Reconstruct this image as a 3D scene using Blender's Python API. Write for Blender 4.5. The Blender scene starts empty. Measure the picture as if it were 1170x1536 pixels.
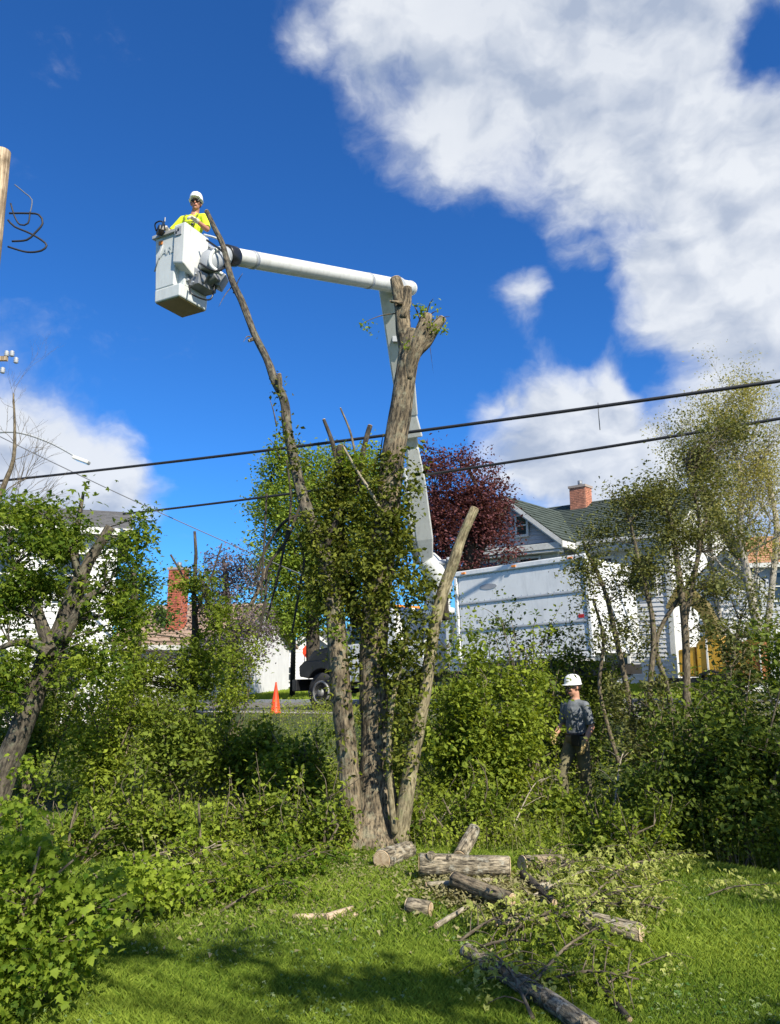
import bpy, bmesh, math, random
import numpy as np
from math import sin, cos, tan, pi, radians, sqrt, atan2, exp
from mathutils import Vector, Matrix, noise, Quaternion

rng = np.random.default_rng(11)
random.seed(5)
SC = bpy.context.scene
COL = SC.collection

# ------------------------------------------------------------------ camera
FPX, CX, CY = 1160.0, 585.0, 768.0
PITCH = radians(10.8)
CAMZ = 1.75
cam_d = bpy.data.cameras.new('camera')
cam = bpy.data.objects.new('camera', cam_d)
COL.objects.link(cam)
cam.location = (0, 0, CAMZ)
cam.rotation_euler = (pi/2 + PITCH, 0, 0)
cam_d.sensor_fit = 'VERTICAL'
cam_d.sensor_height = 24.0
cam_d.lens = 24.0 * FPX / 1536.0
cam_d.clip_start = 0.05
cam_d.clip_end = 3000
SC.camera = cam
SC.render.resolution_x = 780
SC.render.resolution_y = 1024

# ------------------------------------------------------------------ colour management
SC.view_settings.view_transform = 'Standard'
SC.view_settings.look = 'None'
SC.view_settings.gamma = 1.0
SC.view_settings.use_curve_mapping = False
SC.view_settings.exposure = 0.58
SC.cycles.use_denoising = True
SC.cycles.max_bounces = 6
SC.cycles.diffuse_bounces = 3
SC.cycles.glossy_bounces = 2
SC.cycles.transmission_bounces = 4
SC.cycles.transparent_max_bounces = 6
SC.cycles.sample_clamp_indirect = 6.0

# ------------------------------------------------------------------ sun and sky
SUN_AZ = radians(32)      # to the right of straight behind the camera
SUN_EL = radians(41)
S = Vector((sin(SUN_AZ)*cos(SUN_EL), -cos(SUN_AZ)*cos(SUN_EL), sin(SUN_EL)))
sun_d = bpy.data.lights.new('sun', 'SUN')
sun_d.energy = 5.0
sun_d.angle = radians(0.5)
sun_d.color = (1.0, 0.93, 0.80)
sun = bpy.data.objects.new('sun', sun_d)
COL.objects.link(sun)
sun.rotation_euler = S.to_track_quat('Z', 'Y').to_euler()
sun.location = (0, 0, 30)

def ray(u, v):
    a = (u-CX)/FPX; b = (CY-v)/FPX
    return Vector((a, cos(PITCH)-sin(PITCH)*b, sin(PITCH)+cos(PITCH)*b))
def at(u, v, y):
    r = ray(u, v); t = y/r.y
    return Vector((r.x*t, y, CAMZ + r.z*t))
def mpp(v, y):
    return (y/ray(CX, v).y)/FPX

def make_world():
    w = bpy.data.worlds.new('World'); SC.world = w; w.use_nodes = True
    nt = w.node_tree; N = nt.nodes; L = nt.links
    for n in list(N): N.remove(n)
    out = N.new('ShaderNodeOutputWorld'); bg = N.new('ShaderNodeBackground')
    L.new(bg.outputs[0], out.inputs[0])
    sky = N.new('ShaderNodeTexSky'); sky.sky_type = 'NISHITA'; sky.sun_disc = False
    sky.sun_elevation = SUN_EL; sky.sun_rotation = atan2(S.x, S.y)
    sky.altitude = 300; sky.air_density = 1.0; sky.dust_density = 0.35; sky.ozone_density = 2.2
    tc = N.new('ShaderNodeTexCoord')
    def val(x):
        n = N.new('ShaderNodeValue'); n.outputs[0].default_value = x; return n.outputs[0]
    def m(op, a, b=None, c=None, clamp=False):
        n = N.new('ShaderNodeMath'); n.operation = op; n.use_clamp = clamp
        for i, x in enumerate((a, b, c)):
            if x is None: continue
            if isinstance(x, (int, float)): n.inputs[i].default_value = x
            else: L.new(x, n.inputs[i])
        return n.outputs[0]
    def vm(op, a, b=None, scale=None):
        n = N.new('ShaderNodeVectorMath'); n.operation = op
        for i, x in enumerate((a, b)):
            if x is None: continue
            if isinstance(x, (tuple, Vector)): n.inputs[i].default_value = tuple(x)
            else: L.new(x, n.inputs[i])
        if scale is not None: n.inputs['Scale'].default_value = scale
        return n.outputs['Value'] if op in ('DISTANCE', 'DOT_PRODUCT', 'LENGTH') else n.outputs['Vector']
    def nz(vec, scale, det, rough=0.55, dist=0.0):
        n = N.new('ShaderNodeTexNoise'); n.inputs['Scale'].default_value = scale
        n.inputs['Detail'].default_value = det; n.inputs['Roughness'].default_value = rough
        n.inputs['Distortion'].default_value = dist
        L.new(vec, n.inputs['Vector']); return n.outputs['Fac'], n.outputs['Color']
    D = tc.outputs['Generated']
    # soft wandering of the coordinates, so no blob keeps its round outline
    _, wc = nz(D, 6.0, 5)
    warp = vm('SCALE', vm('SUBTRACT', wc, (0.5, 0.5, 0.5)), scale=0.11)
    DW = vm('ADD', D, warp)
    # cloud bodies as (pixel of the photograph, angular radius, weight) -> directions at infinity
    B = [(640, 30, .10, 1.0), (730, 90, .11, 1.15), (860, 40, .14, 1.2), (960, 120, .13, 1.2), (1110, 210, .15, 1.15),
         (960, 250, .085, 1.0), (1120, 330, .13, 1.1), (1000, 400, .085, .95), (1050, 500, .08, .95), (1150, 430, .09, 1.0), (1110, 480, .11, 1.0), (1150, 590, .14, 1.1), (1010, 10, .14, 1.1),
         (870, 660, .10, 1.25), (930, 590, .075, .9), (820, 700, .06, .8), (960, 690, .08, 1.0), (730, 615, .025, .6),
         (800, 458, .040, .60), (760, 600, .03, .6), (880, 400, .045, .6), (485, 40, .045, .6), (870, 310, .05, .6), (1120, 680, .12, .8),
         (10, 700, .10, 1.25), (110, 725, .08, 1.1), (185, 742, .05, 1.0), (-120, 700, .14, 1.1)]
    tot = None
    for u, v, r, wgt in B:
        c = ray(u, v).normalized()
        d = vm('DISTANCE', DW, c)
        g = m('MULTIPLY', m('MAXIMUM', m('SUBTRACT', 1.0, m('MULTIPLY', d, 1.0/(r*1.55))), 0.0), wgt)
        tot = g if tot is None else m('MAXIMUM', tot, g)
    for u, v, r, wgt in ((1140, 75, .05, .75), (1000, 550, .045, .6), (880, 480, .06, .5), (620, 90, .03, .4)):
        d = vm('DISTANCE', DW, ray(u, v).normalized())
        tot = m('SUBTRACT', tot, m('MULTIPLY', m('MAXIMUM', m('SUBTRACT', 1.0, m('MULTIPLY', d, 1.0/(r*1.4))), 0.0), wgt))
    # the same kind of sky everywhere else, kept off the clear blue in view
    f1, _ = nz(D, 1.6, 3)
    clear = vm('DISTANCE', D, ray(430, 360).normalized())
    far = m('SMOOTHSTEP' if False else 'MULTIPLY', m('SUBTRACT', clear, 0.62), 2.2, clamp=True)
    other = m('MULTIPLY', m('MULTIPLY', m('SUBTRACT', f1, 0.46), 5.5, clamp=True), far)
    tot = m('MAXIMUM', tot, m('MULTIPLY', other, 0.8))
    st = N.new('ShaderNodeMapping'); st.inputs['Scale'].default_value = (1, 1, 1.5)
    L.new(DW, st.inputs[0])
    f2, _ = nz(st.outputs[0], 8.0, 10, 0.60, 0.0)
    f2o, _ = nz(vm('ADD', st.outputs[0], tuple(S*0.035)), 8.0, 5, 0.5, 0.0)
    f2s, _ = nz(st.outputs[0], 8.0, 5, 0.5, 0.0)
    dens = m('ADD', m('MULTIPLY', tot, 1.25), m('MULTIPLY', m('SUBTRACT', f2, 0.5), 1.15))
    mr = N.new('ShaderNodeMapRange'); mr.interpolation_type = 'SMOOTHSTEP'
    mr.inputs['From Min'].default_value = 0.14; mr.inputs['From Max'].default_value = 0.82
    L.new(dens, mr.inputs['Value'])
    mask = m('MULTIPLY', mr.outputs[0], 0.95)
    lit = m('ADD', m('MULTIPLY', m('SUBTRACT', f2s, f2o), 4.2), 0.74)
    thick = m('MULTIPLY', m('SUBTRACT', dens, 0.75), 0.34, clamp=True)
    lit = m('SUBTRACT', lit, thick, clamp=True)
    f3, _ = nz(D, 4.0, 3)
    lit = m('ADD', m('MULTIPLY', lit, 0.85), m('ADD', m('MULTIPLY', m('SUBTRACT', f3, 0.5), 0.7), m('MULTIPLY', m('SUBTRACT', f2, 0.5), 0.5)), clamp=True)
    cr = N.new('ShaderNodeMix'); cr.data_type = 'RGBA'
    L.new(lit, cr.inputs[0])
    cr.inputs[6].default_value = (3.3, 3.85, 4.9, 1); cr.inputs[7].default_value = (6.6, 6.85, 7.2, 1)
    # the phone's deep blue: the sky model's own colour, a little more saturated
    hs = N.new('ShaderNodeMix'); hs.data_type = 'RGBA'; hs.blend_type = 'MULTIPLY'; hs.inputs[0].default_value = 1
    L.new(sky.outputs[0], hs.inputs[6]); hs.inputs[7].default_value = SKYTINT
    mx = N.new('ShaderNodeMix'); mx.data_type = 'RGBA'
    L.new(mask, mx.inputs[0]); L.new(hs.outputs[2], mx.inputs[6]); L.new(cr.outputs[2], mx.inputs[7])
    L.new(mx.outputs[2], bg.inputs['Color']); bg.inputs['Strength'].default_value = 0.09
    w.cycles.sampling_method = 'MANUAL'; w.cycles.sample_map_resolution = 512
SKYTINT = (0.23, 0.68, 1.27, 1)
make_world()

# ------------------------------------------------------------------ bookkeeping
WM = {}
def tag(o, label=None, cat=None, group=None, kind=None):
    if label: o['label'] = label
    if cat: o['category'] = cat
    if group: o['group'] = group
    if kind: o['kind'] = kind
    return o
def root(name, label, cat, loc=(0, 0, 0), rz=0.0, ry=0.0, group=None):
    o = bpy.data.objects.new(name, None); COL.objects.link(o)
    o.empty_display_size = 0.2
    o.location = loc; o.rotation_euler = (0, ry, rz)
    WM[o.name] = Matrix.Translation(Vector(loc)) @ Matrix.Rotation(rz, 4, 'Z') @ Matrix.Rotation(ry, 4, 'Y')
    return tag(o, label, cat, group)

class MB:
    """collects vertices and faces, builds ONE mesh object"""
    def __init__(s): s.V = []; s.F = []; s.n = 0; s.bc = []; s.tint = []
    def add(s, V, F, mi=0, smooth=False, bc=None, tint=0.5):
        V = np.asarray(V, float).reshape(-1, 3)
        s.V.append(V)
        for f in (F if isinstance(F, list) and len(F) and isinstance(F[0], np.ndarray) else [np.asarray(F, int)]):
            if f.size: s.F.append((f.reshape(-1, f.shape[-1]) + s.n, mi, smooth))
        s.bc.append(V.copy() if bc is None else np.asarray(bc, float).reshape(-1, 3))
        t = np.full(len(V), tint, float) if np.isscalar(tint) else np.asarray(tint, float)
        s.tint.append(t)
        s.n += len(V)
        return s
    def poly(s, pts, mi=0, **k):
        return s.add(pts, np.arange(len(pts)).reshape(1, -1), mi, **k)
    def box(s, c, size, rz=0.0, M=None, mi=0, taper=1.0):
        x, y, z = [q/2 for q in size]
        v = np.array([(-x,-y,-z),(x,-y,-z),(x,y,-z),(-x,y,-z),(-x*taper,-y*taper,z),(x*taper,-y*taper,z),(x*taper,y*taper,z),(-x*taper,y*taper,z)])
        if rz: 
            R = np.array(Matrix.Rotation(rz, 3, 'Z')); v = v @ R.T
        if M is not None: v = v @ np.array(M.to_3x3()).T
        v = v + np.array(c)
        f = np.array([(0,3,2,1),(4,5,6,7),(0,1,5,4),(1,2,6,5),(2,3,7,6),(3,0,4,7)])
        return s.add(v, f, mi)
    def prism(s, prof, y0, y1, mi=0, axis='y'):
        """profile of (a, b) pairs (counter-clockwise) pushed along an axis"""
        n = len(prof); v = []
        for yy in (y0, y1):
            for a, b in prof:
                v.append((a, yy, b) if axis == 'y' else ((yy, a, b) if axis == 'x' else (a, b, yy)))
        q = np.array([(i, (i+1) % n, n+(i+1) % n, n+i) for i in range(n)])
        return s.add(v, [q, np.arange(n)[::-1].reshape(1, -1), np.arange(n, 2*n).reshape(1, -1)], mi)
    def tube(s, pts, rad, seg=8, mi=0, cap=True, rough=0.0, rk=5, ls=1.0, seed=0.0, smooth=True, step=None, tint=0.5):
        P, R = spline(pts, rad, step)
        n = len(P)
        T = np.gradient(P, axis=0); T /= (np.linalg.norm(T, axis=1, keepdims=True)+1e-9)
        a = np.array([1.0, 0, 0]) if abs(T[0][0]) < 0.8 else np.array([0, 1.0, 0])
        X = np.cross(T[0], a); X /= np.linalg.norm(X)
        th = np.arange(seg)*2*pi/seg
        V = np.zeros((n, seg, 3)); BC = np.zeros((n, seg, 3))
        dist = np.concatenate([[0], np.cumsum(np.linalg.norm(np.diff(P, axis=0), axis=1))])
        for i in range(n):
            X = X - T[i]*np.dot(X, T[i]); X /= (np.linalg.norm(X)+1e-9)
            Y = np.cross(T[i], X)
            rr = np.full(seg, R[i])
            if rough:
                for j in range(seg):
                    c_, s_ = cos(th[j]), sin(th[j])
                    k1 = noise.noise(Vector((c_*1.3+seed, s_*1.3, dist[i]*ls*1.3)))
                    k2 = noise.noise(Vector((c_*rk*.6+seed, s_*rk*.6, dist[i]*ls*3.0+seed)))
                    k3 = noise.noise(Vector((c_*rk*1.6, s_*rk*1.6+seed, dist[i]*ls*7)))
                    rr[j] *= 1 + rough*(k1*1.2 + k2*.9 + k3*.5)
            V[i] = P[i] + np.outer(rr*np.cos(th), X) + np.outer(rr*np.sin(th), Y)
            BC[i, :, 0] = R[i]*np.cos(th)+seed; BC[i, :, 1] = R[i]*np.sin(th); BC[i, :, 2] = dist[i]
        idx = np.arange(n*seg).reshape(n, seg)
        q = np.stack([idx[:-1], np.roll(idx[:-1], -1, 1), np.roll(idx[1:], -1, 1), idx[1:]], -1).reshape(-1, 4)
        s.add(V.reshape(-1, 3), q, mi, smooth, BC.reshape(-1, 3), tint)
        if cap:
            b = s.n - n*seg
            s.F.append(((idx[0][::-1].reshape(1, -1) + b), mi, False))
            s.F.append(((idx[-1].reshape(1, -1) + b), mi, False))
        return V
    def ell(s, c, r, M=None, seg=16, rings=10, mi=0):
        th = np.linspace(0, pi, rings+1); ph = np.arange(seg)*2*pi/seg
        v = np.array([(sin(t)*cos(p)*r[0], sin(t)*sin(p)*r[1], cos(t)*r[2]) for t in th for p in ph])
        if M is not None: v = v @ np.array(M.to_3x3()).T
        v = v + np.array(c)
        idx = np.arange((rings+1)*seg).reshape(rings+1, seg)
        q = np.stack([idx[:-1], idx[1:], np.roll(idx[1:], -1, 1), np.roll(idx[:-1], -1, 1)], -1).reshape(-1, 4)
        return s.add(v, q, mi, True)
    def capsule(s, a, b, ra, rb, seg=12, mi=0):
        a = np.array(a, float); b = np.array(b, float); d = b-a; l = np.linalg.norm(d)+1e-9; d /= l
        P = [a-d*ra*.98, a-d*ra*.8, a-d*ra*.4, a, (a+b)/2, b, b+d*rb*.4, b+d*rb*.8, b+d*rb*.98]
        R = [ra*.15, ra*.6, ra*.92, ra, (ra+rb)/2, rb, rb*.92, rb*.6, rb*.15]
        s.tube(P, R, seg, mi, step=0)
        return s
    def lathe(s, prof, c=(0, 0, 0), seg=20, M=None, mi=0, smooth=True, scale=(1, 1)):
        ph = np.arange(seg)*2*pi/seg; v = []
        for r, z in prof:
            for p in ph: v.append((r*cos(p)*scale[0], r*sin(p)*scale[1], z))
        v = np.array(v)
        if M is not None: v = v @ np.array(M.to_3x3()).T
        v = v+np.array(c); n = len(prof)
        idx = np.arange(n*seg).reshape(n, seg)
        q = np.stack([idx[:-1], np.roll(idx[:-1], -1, 1), np.roll(idx[1:], -1, 1), idx[1:]], -1).reshape(-1, 4)
        return s.add(v, [q, idx[0][::-1].reshape(1, -1).copy(), idx[-1].reshape(1, -1).copy()], mi, smooth)
    def build(s, name, mats, parent=None, world=True, bevel=0.0, label=None, kind=None, remesh=0.0, smoothit=0, cat=None, group=None):
        V = np.concatenate(s.V)
        if parent is not None and world:
            M = np.array(WM[parent.name].inverted())
            V = V @ M[:3, :3].T + M[:3, 3]
        me = bpy.data.meshes.new(name)
        me.vertices.add(len(V)); me.vertices.foreach_set('co', V.ravel())
        nl = sum(f.size for f, _, _ in s.F); npoly = sum(len(f) for f, _, _ in s.F)
        me.loops.add(nl); me.loops.foreach_set('vertex_index', np.concatenate([f.ravel() for f, _, _ in s.F]))
        me.polygons.add(npoly)
        sizes = np.concatenate([np.full(len(f), f.shape[1]) for f, _, _ in s.F])
        me.polygons.foreach_set('loop_start', np.concatenate([[0], np.cumsum(sizes)[:-1]]))
        me.polygons.foreach_set('material_index', np.concatenate([np.full(len(f), mi) for f, mi, _ in s.F]))
        me.polygons.foreach_set('use_smooth', np.concatenate([np.full(len(f), sm) for f, _, sm in s.F]))
        me.update(calc_edges=True)
        at_ = me.attributes.new('bc', 'FLOAT_VECTOR', 'POINT'); at_.data.foreach_set('vector', np.concatenate(s.bc).ravel())
        at_ = me.attributes.new('tint', 'FLOAT', 'POINT'); at_.data.foreach_set('value', np.concatenate(s.tint))
        for mm in (mats if isinstance(mats, (list, tuple)) else [mats]): me.materials.append(mm)
        o = bpy.data.objects.new(name, me); COL.objects.link(o)
        if parent is not None:
            o.parent = parent; WM[o.name] = WM[parent.name]
        else: WM[o.name] = Matrix.Identity(4)
        if bevel:
            b = o.modifiers.new('b', 'BEVEL'); b.width = bevel; b.segments = 2; b.limit_method = 'ANGLE'
        if remesh:
            r = o.modifiers.new('r', 'REMESH'); r.mode = 'VOXEL'; r.voxel_size = remesh; r.use_smooth_shade = True
            if smoothit:
                r = o.modifiers.new('s', 'SMOOTH'); r.iterations = smoothit; r.factor = .5
        return tag(o, label, cat, group, kind)

def spline(pts, rad, step):
    P = np.array([tuple(p) for p in pts], float); R = np.array(rad, float)
    if R.ndim == 0: R = np.full(len(P), float(R))
    if len(P) < 3 and step:
        n = max(2, int(np.linalg.norm(P[-1]-P[0])/step)+1)
        t = np.linspace(0, 1, n)[:, None]
        return P[0]*(1-t)+P[-1]*t, R[0]+(R[-1]-R[0])*t[:, 0]
    if step == 0 or step is None and len(P) < 3: return P, R
    outP, outR = [], []
    for i in range(len(P)-1):
        p0 = P[max(i-1, 0)]; p1 = P[i]; p2 = P[i+1]; p3 = P[min(i+2, len(P)-1)]
        l = np.linalg.norm(p2-p1); n = max(1, int(l/step)) if step else 3
        for k in range(n):
            t = k/n
            outP.append(.5*((2*p1)+(-p0+p2)*t+(2*p0-5*p1+4*p2-p3)*t*t+(-p0+3*p1-3*p2+p3)*t**3))
            outR.append(R[i]*(1-t)+R[i+1]*t)
    outP.append(P[-1]); outR.append(R[-1])
    return np.array(outP), np.array(outR)

# ------------------------------------------------------------------ materials
def newmat(name):
    m = bpy.data.materials.new(name); m.use_nodes = True
    nt = m.node_tree; return m, nt, nt.nodes, nt.links, nt.nodes['Principled BSDF']
def ns(N, L, vec, scale, det=4, rough=.55):
    n = N.new('ShaderNodeTexNoise'); n.inputs['Scale'].default_value = scale; n.inputs['Detail'].default_value = det
    n.inputs['Roughness'].default_value = rough
    if vec is not None: L.new(vec, n.inputs['Vector'])
    return n
def ramp(N, L, fac, stops):
    r = N.new('ShaderNodeValToRGB')
    e = r.color_ramp.elements
    while len(e) < len(stops): e.new(.5)
    for i, (p, c) in enumerate(stops):
        e[i].position = p; e[i].color = tuple(c)+(1,) if len(c) == 3 else c
    L.new(fac, r.inputs[0]); return r
def bump(N, L, B, h, strength, dist=.01):
    b = N.new('ShaderNodeBump'); b.inputs['Strength'].default_value = strength; b.inputs['Distance'].default_value = dist
    L.new(h, b.inputs['Height']); L.new(b.outputs[0], B.inputs['Normal'])
def mat_plain(name, col, rough=.5, metal=0.0, var=.12, scale=6.0, bmp=0.1, dirt=None, spec=None):
    """painted or plain surface with faint unevenness and optional dirt of its own shape"""
    m, nt, N, L, B = newmat(name)
    tc = N.new('ShaderNodeTexCoord')
    n = ns(N, L, tc.outputs['Object'], scale, 6, .6)
    c1 = tuple(c*(1-var) for c in col); c2 = tuple(min(1, c*(1+var)) for c in col)
    r = ramp(N, L, n.outputs['Fac'], [(.3, c1), (.7, c2)])
    last = r.outputs[0]
    if dirt:
        n2 = ns(N, L, tc.outputs['Object'], scale*.7, 8, .7)
        mp = N.new('ShaderNodeMapping'); mp.inputs['Scale'].default_value = (3, 3, .6); L.new(tc.outputs['Object'], mp.inputs[0]); L.new(mp.outputs[0], n2.inputs['Vector'])
        rr = ramp(N, L, n2.outputs['Fac'], [(.5, (0, 0, 0)), (.75, (1, 1, 1))])
        mx = N.new('ShaderNodeMix'); mx.data_type = 'RGBA'
        mu = N.new('ShaderNodeMath'); mu.operation = 'MULTIPLY'; mu.inputs[1].default_value = .55; L.new(rr.outputs[0], mu.inputs[0])
        L.new(mu.outputs[0], mx.inputs[0]); L.new(last, mx.inputs[6]); mx.inputs[7].default_value = tuple(dirt)+(1,)
        last = mx.outputs[2]
    L.new(last, B.inputs['Base Color'])
    B.inputs['Roughness'].default_value = rough; B.inputs['Metallic'].default_value = metal
    if bmp: bump(N, L, B, n.outputs['Fac'], bmp, .005)
    return m
def mat_leaf(name, a, b, tr=.32, rough=.6):
    """leaf: colour runs from a to b by the leaf's own tint; light passes through"""
    m, nt, N, L, B = newmat(name)
    t = N.new('ShaderNodeAttribute'); t.attribute_name = 'tint'
    r = ramp(N, L, t.outputs['Fac'], [(0, a), (1, b)])
    L.new(r.outputs[0], B.inputs['Base Color']); B.inputs['Roughness'].default_value = rough
    B.inputs['Specular IOR Level'].default_value = .18
    tl = N.new('ShaderNodeBsdfTranslucent')
    mul = N.new('ShaderNodeMix'); mul.data_type = 'RGBA'; mul.blend_type = 'MULTIPLY'; mul.inputs[0].default_value = 1
    L.new(r.outputs[0], mul.inputs[6]); mul.inputs[7].default_value = (1.5, 1.35, .55, 1)
    L.new(mul.outputs[2], tl.inputs[0])
    mx = N.new('ShaderNodeMixShader'); mx.inputs[0].default_value = tr
    L.new(B.outputs[0], mx.inputs[1]); L.new(tl.outputs[0], mx.inputs[2])
    L.new(mx.outputs[0], N['Material Output'].inputs[0])
    return m
def mat_bark(name, dark, light, lichen=None, scale=1.0, bs=1.0, stretch=.24):
    m, nt, N, L, B = newmat(name)
    a = N.new('ShaderNodeAttribute'); a.attribute_name = 'bc'
    mp = N.new('ShaderNodeMapping'); mp.inputs['Scale'].default_value = (1, 1, stretch); L.new(a.outputs['Vector'], mp.inputs[0])
    n = ns(N, L, mp.outputs[0], 42*scale, 7, .65)
    n2 = ns(N, L, a.outputs['Vector'], 5*scale, 5, .6)
    r = ramp(N, L, n.outputs['Fac'], [(.40, dark), (.60, light)])
    mx = N.new('ShaderNodeMix'); mx.data_type = 'RGBA'; mx.blend_type = 'MULTIPLY'; mx.inputs[0].default_value = .85
    r2 = ramp(N, L, n2.outputs['Fac'], [(.33, (.38, .36, .30)), (.62, (1.15, 1.12, 1.05))])
    L.new(r.outputs[0], mx.inputs[6]); L.new(r2.outputs[0], mx.inputs[7]); last = mx.outputs[2]
    if lichen:
        n3 = ns(N, L, a.outputs['Vector'], 9*scale, 6, .7)
        r3 = ramp(N, L, n3.outputs['Fac'], [(.52, (0, 0, 0)), (.64, (.7, .7, .7))])
        m3 = N.new('ShaderNodeMix'); m3.data_type = 'RGBA'; L.new(r3.outputs[0], m3.inputs[0]); L.new(last, m3.inputs[6]); m3.inputs[7].default_value = tuple(lichen)+(1,)
        last = m3.outputs[2]
    L.new(last, B.inputs['Base Color']); B.inputs['Roughness'].default_value = .9
    bump(N, L, B, n.outputs['Fac'], bs, .02)
    return m
def mat_ground(name, stops, scale=1.5, fine=40, bs=.6):
    m, nt, N, L, B = newmat(name)
    tc = N.new('ShaderNodeTexCoord')
    n = ns(N, L, tc.outputs['Object'], scale, 8, .65); n2 = ns(N, L, tc.outputs['Object'], fine, 4, .6)
    ad = N.new('ShaderNodeMath'); ad.operation = 'MULTIPLY_ADD'; ad.inputs[1].default_value = .35; L.new(n2.outputs['Fac'], ad.inputs[0]); 
    mu = N.new('ShaderNodeMath'); mu.operation = 'MULTIPLY'; mu.inputs[1].default_value = .65; L.new(n.outputs['Fac'], mu.inputs[0]); L.new(mu.outputs[0], ad.inputs[2])
    r = ramp(N, L, ad.outputs[0], stops)
    L.new(r.outputs[0], B.inputs['Base Color']); B.inputs['Roughness'].default_value = .95
    bump(N, L, B, n2.outputs['Fac'], bs, .03)
    return m

M = {}
M['lawn'] = mat_ground('lawn_soil_and_grass', [(.35, (.022, .032, .010)), (.5, (.045, .075, .016)), (.62, (.07, .07, .03))], 1.2, 50)
M['asphalt'] = mat_ground('asphalt', [(.3, (.10, .095, .095)), (.7, (.19, .17, .16))], 3, 120, .3)
M['line'] = mat_plain('road_paint', (.7, .7, .66), .7, dirt=(.2, .2, .2))
M['blade'] = mat_leaf('grass_blade', (.075, .145, .012), (.33, .42, .06), .4)
M['clover'] = mat_leaf('clover_leaf', (.06, .15, .03), (.30, .36, .16), .3)
M['drygrass'] = mat_leaf('dry_stem', (.20, .19, .08), (.30, .27, .14), .2)
M['ivy'] = mat_leaf('ivy_leaf', (.030, .050, .006), (.23, .25, .034), .28)
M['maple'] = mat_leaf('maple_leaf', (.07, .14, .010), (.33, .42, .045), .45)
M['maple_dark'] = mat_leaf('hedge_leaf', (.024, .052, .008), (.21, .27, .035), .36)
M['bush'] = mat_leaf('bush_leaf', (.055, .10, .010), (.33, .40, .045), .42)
M['olive'] = mat_leaf('olive_leaf', (.06, .075, .020), (.26, .27, .09), .36)
M['bushy'] = mat_leaf('fresh_maple_leaf', (.07, .13, .012), (.33, .40, .045), .45)
M['willow'] = mat_leaf('willow_leaf', (.11, .18, .03), (.36, .46, .07), .45)
M['plum'] = mat_leaf('plum_leaf', (.045, .014, .018), (.22, .085, .085), .28)
M['blossom'] = mat_leaf('grey_pink_leaf', (.07, .05, .055), (.26, .22, .26), .25)
M['birchleaf'] = mat_leaf('birch_leaf', (.22, .22, .07), (.46, .43, .17), .4)
M['pale'] = mat_leaf('wilted_leaf', (.18, .22, .04), (.55, .58, .18), .4)
M['fir'] = mat_leaf('hill_leaf', (.03, .06, .012), (.11, .18, .035), .3)
M['bark'] = mat_bark('maple_bark', (.035, .028, .018), (.28, .225, .15), (.25, .24, .16))
M['bark_pale'] = mat_bark('pale_young_bark', (.12, .10, .055), (.38, .33, .21), (.24, .24, .12), 1.2, .6)
M['bark_dark'] = mat_bark('dark_bark', (.025, .02, .016), (.10, .085, .065), None, 1.2)
M['bark_mid'] = mat_bark('weathered_limb_bark', (.03, .026, .02), (.17, .145, .11), (.16, .165, .11))
M['bark_birch'] = mat_bark('birch_bark', (.20, .185, .16), (.50, .47, .42), None, 1.0, .3, 2.0)
M['twig'] = mat_bark('twig_bark', (.07, .055, .035), (.22, .185, .13), None, 1.5, .3)
M['twig_pale'] = mat_bark('dry_twig', (.20, .17, .12), (.45, .41, .32), None, 1.5, .3)
M['logbark'] = mat_bark('log_bark', (.05, .042, .028), (.42, .36, .26), (.52, .50, .40), 1.3, 1.0)
M['cut'] = mat_plain('fresh_cut_wood', (.66, .52, .33), .8, var=.2, scale=25, bmp=.3)
def mat_cut():
    m, nt, N, L, B = newmat('sawn_end_grain')
    a = N.new('ShaderNodeAttribute'); a.attribute_name = 'bc'
    w = N.new('ShaderNodeTexWave'); w.wave_type = 'RINGS'; w.rings_direction = 'Z'; w.inputs['Scale'].default_value = 28; w.inputs['Distortion'].default_value = 2.5; w.inputs['Detail'].default_value = 3
    L.new(a.outputs['Vector'], w.inputs['Vector'])
    n = ns(N, L, a.outputs['Vector'], 22, 5)
    r = ramp(N, L, w.outputs['Fac'], [(0, (.42, .30, .17)), (1, (.66, .53, .35))])
    r2 = ramp(N, L, n.outputs['Fac'], [(.35, (.62, .55, .48)), (.6, (1, 1, 1))])
    mx = N.new('ShaderNodeMix'); mx.data_type = 'RGBA'; mx.blend_type = 'MULTIPLY'; mx.inputs[0].default_value = 1
    L.new(r.outputs[0], mx.inputs[6]); L.new(r2.outputs[0], mx.inputs[7]); L.new(mx.outputs[2], B.inputs['Base Color']); B.inputs['Roughness'].default_value = .85
    bump(N, L, B, w.outputs['Fac'], .3, .004)
    return m
M['cut'] = mat_cut()
M['red'] = mat_plain('red_lens', (.5, .02, .01), .3)
M['strip'] = mat_plain('stripped_wood', (.45, .34, .23), .8, var=.3, scale=20, bmp=.4)
M['pole'] = mat_bark('pole_wood', (.24, .17, .11), (.56, .45, .32), None, .8, .5, .05)
M['white'] = mat_plain('white_truck_paint', (.76, .77, .76), .28, var=.05, scale=3, bmp=.02, dirt=(.45, .46, .46))
M['boomwhite'] = mat_plain('boom_fibreglass', (.62, .63, .60), .38, var=.06, scale=5, bmp=.05, dirt=(.34, .33, .28))
M['bucketw'] = mat_plain('bucket_fibreglass', (.60, .63, .61), .45, var=.05, scale=5, bmp=.05, dirt=(.42, .43, .40))
M['grey'] = mat_plain('grey_metal', (.22, .23, .24), .5, .3)
M['ltgrey'] = mat_plain('light_grey_trim', (.36, .38, .40), .5)
M['black'] = mat_plain('black_paint', (.015, .016, .018), .35, var=.3)
M['rubber'] = mat_plain('tyre_rubber', (.030, .030, .030), .85, var=.3, bmp=.5)
M['rim'] = mat_plain('dusty_steel_rim', (.30, .30, .29), .5, .5)
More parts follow.
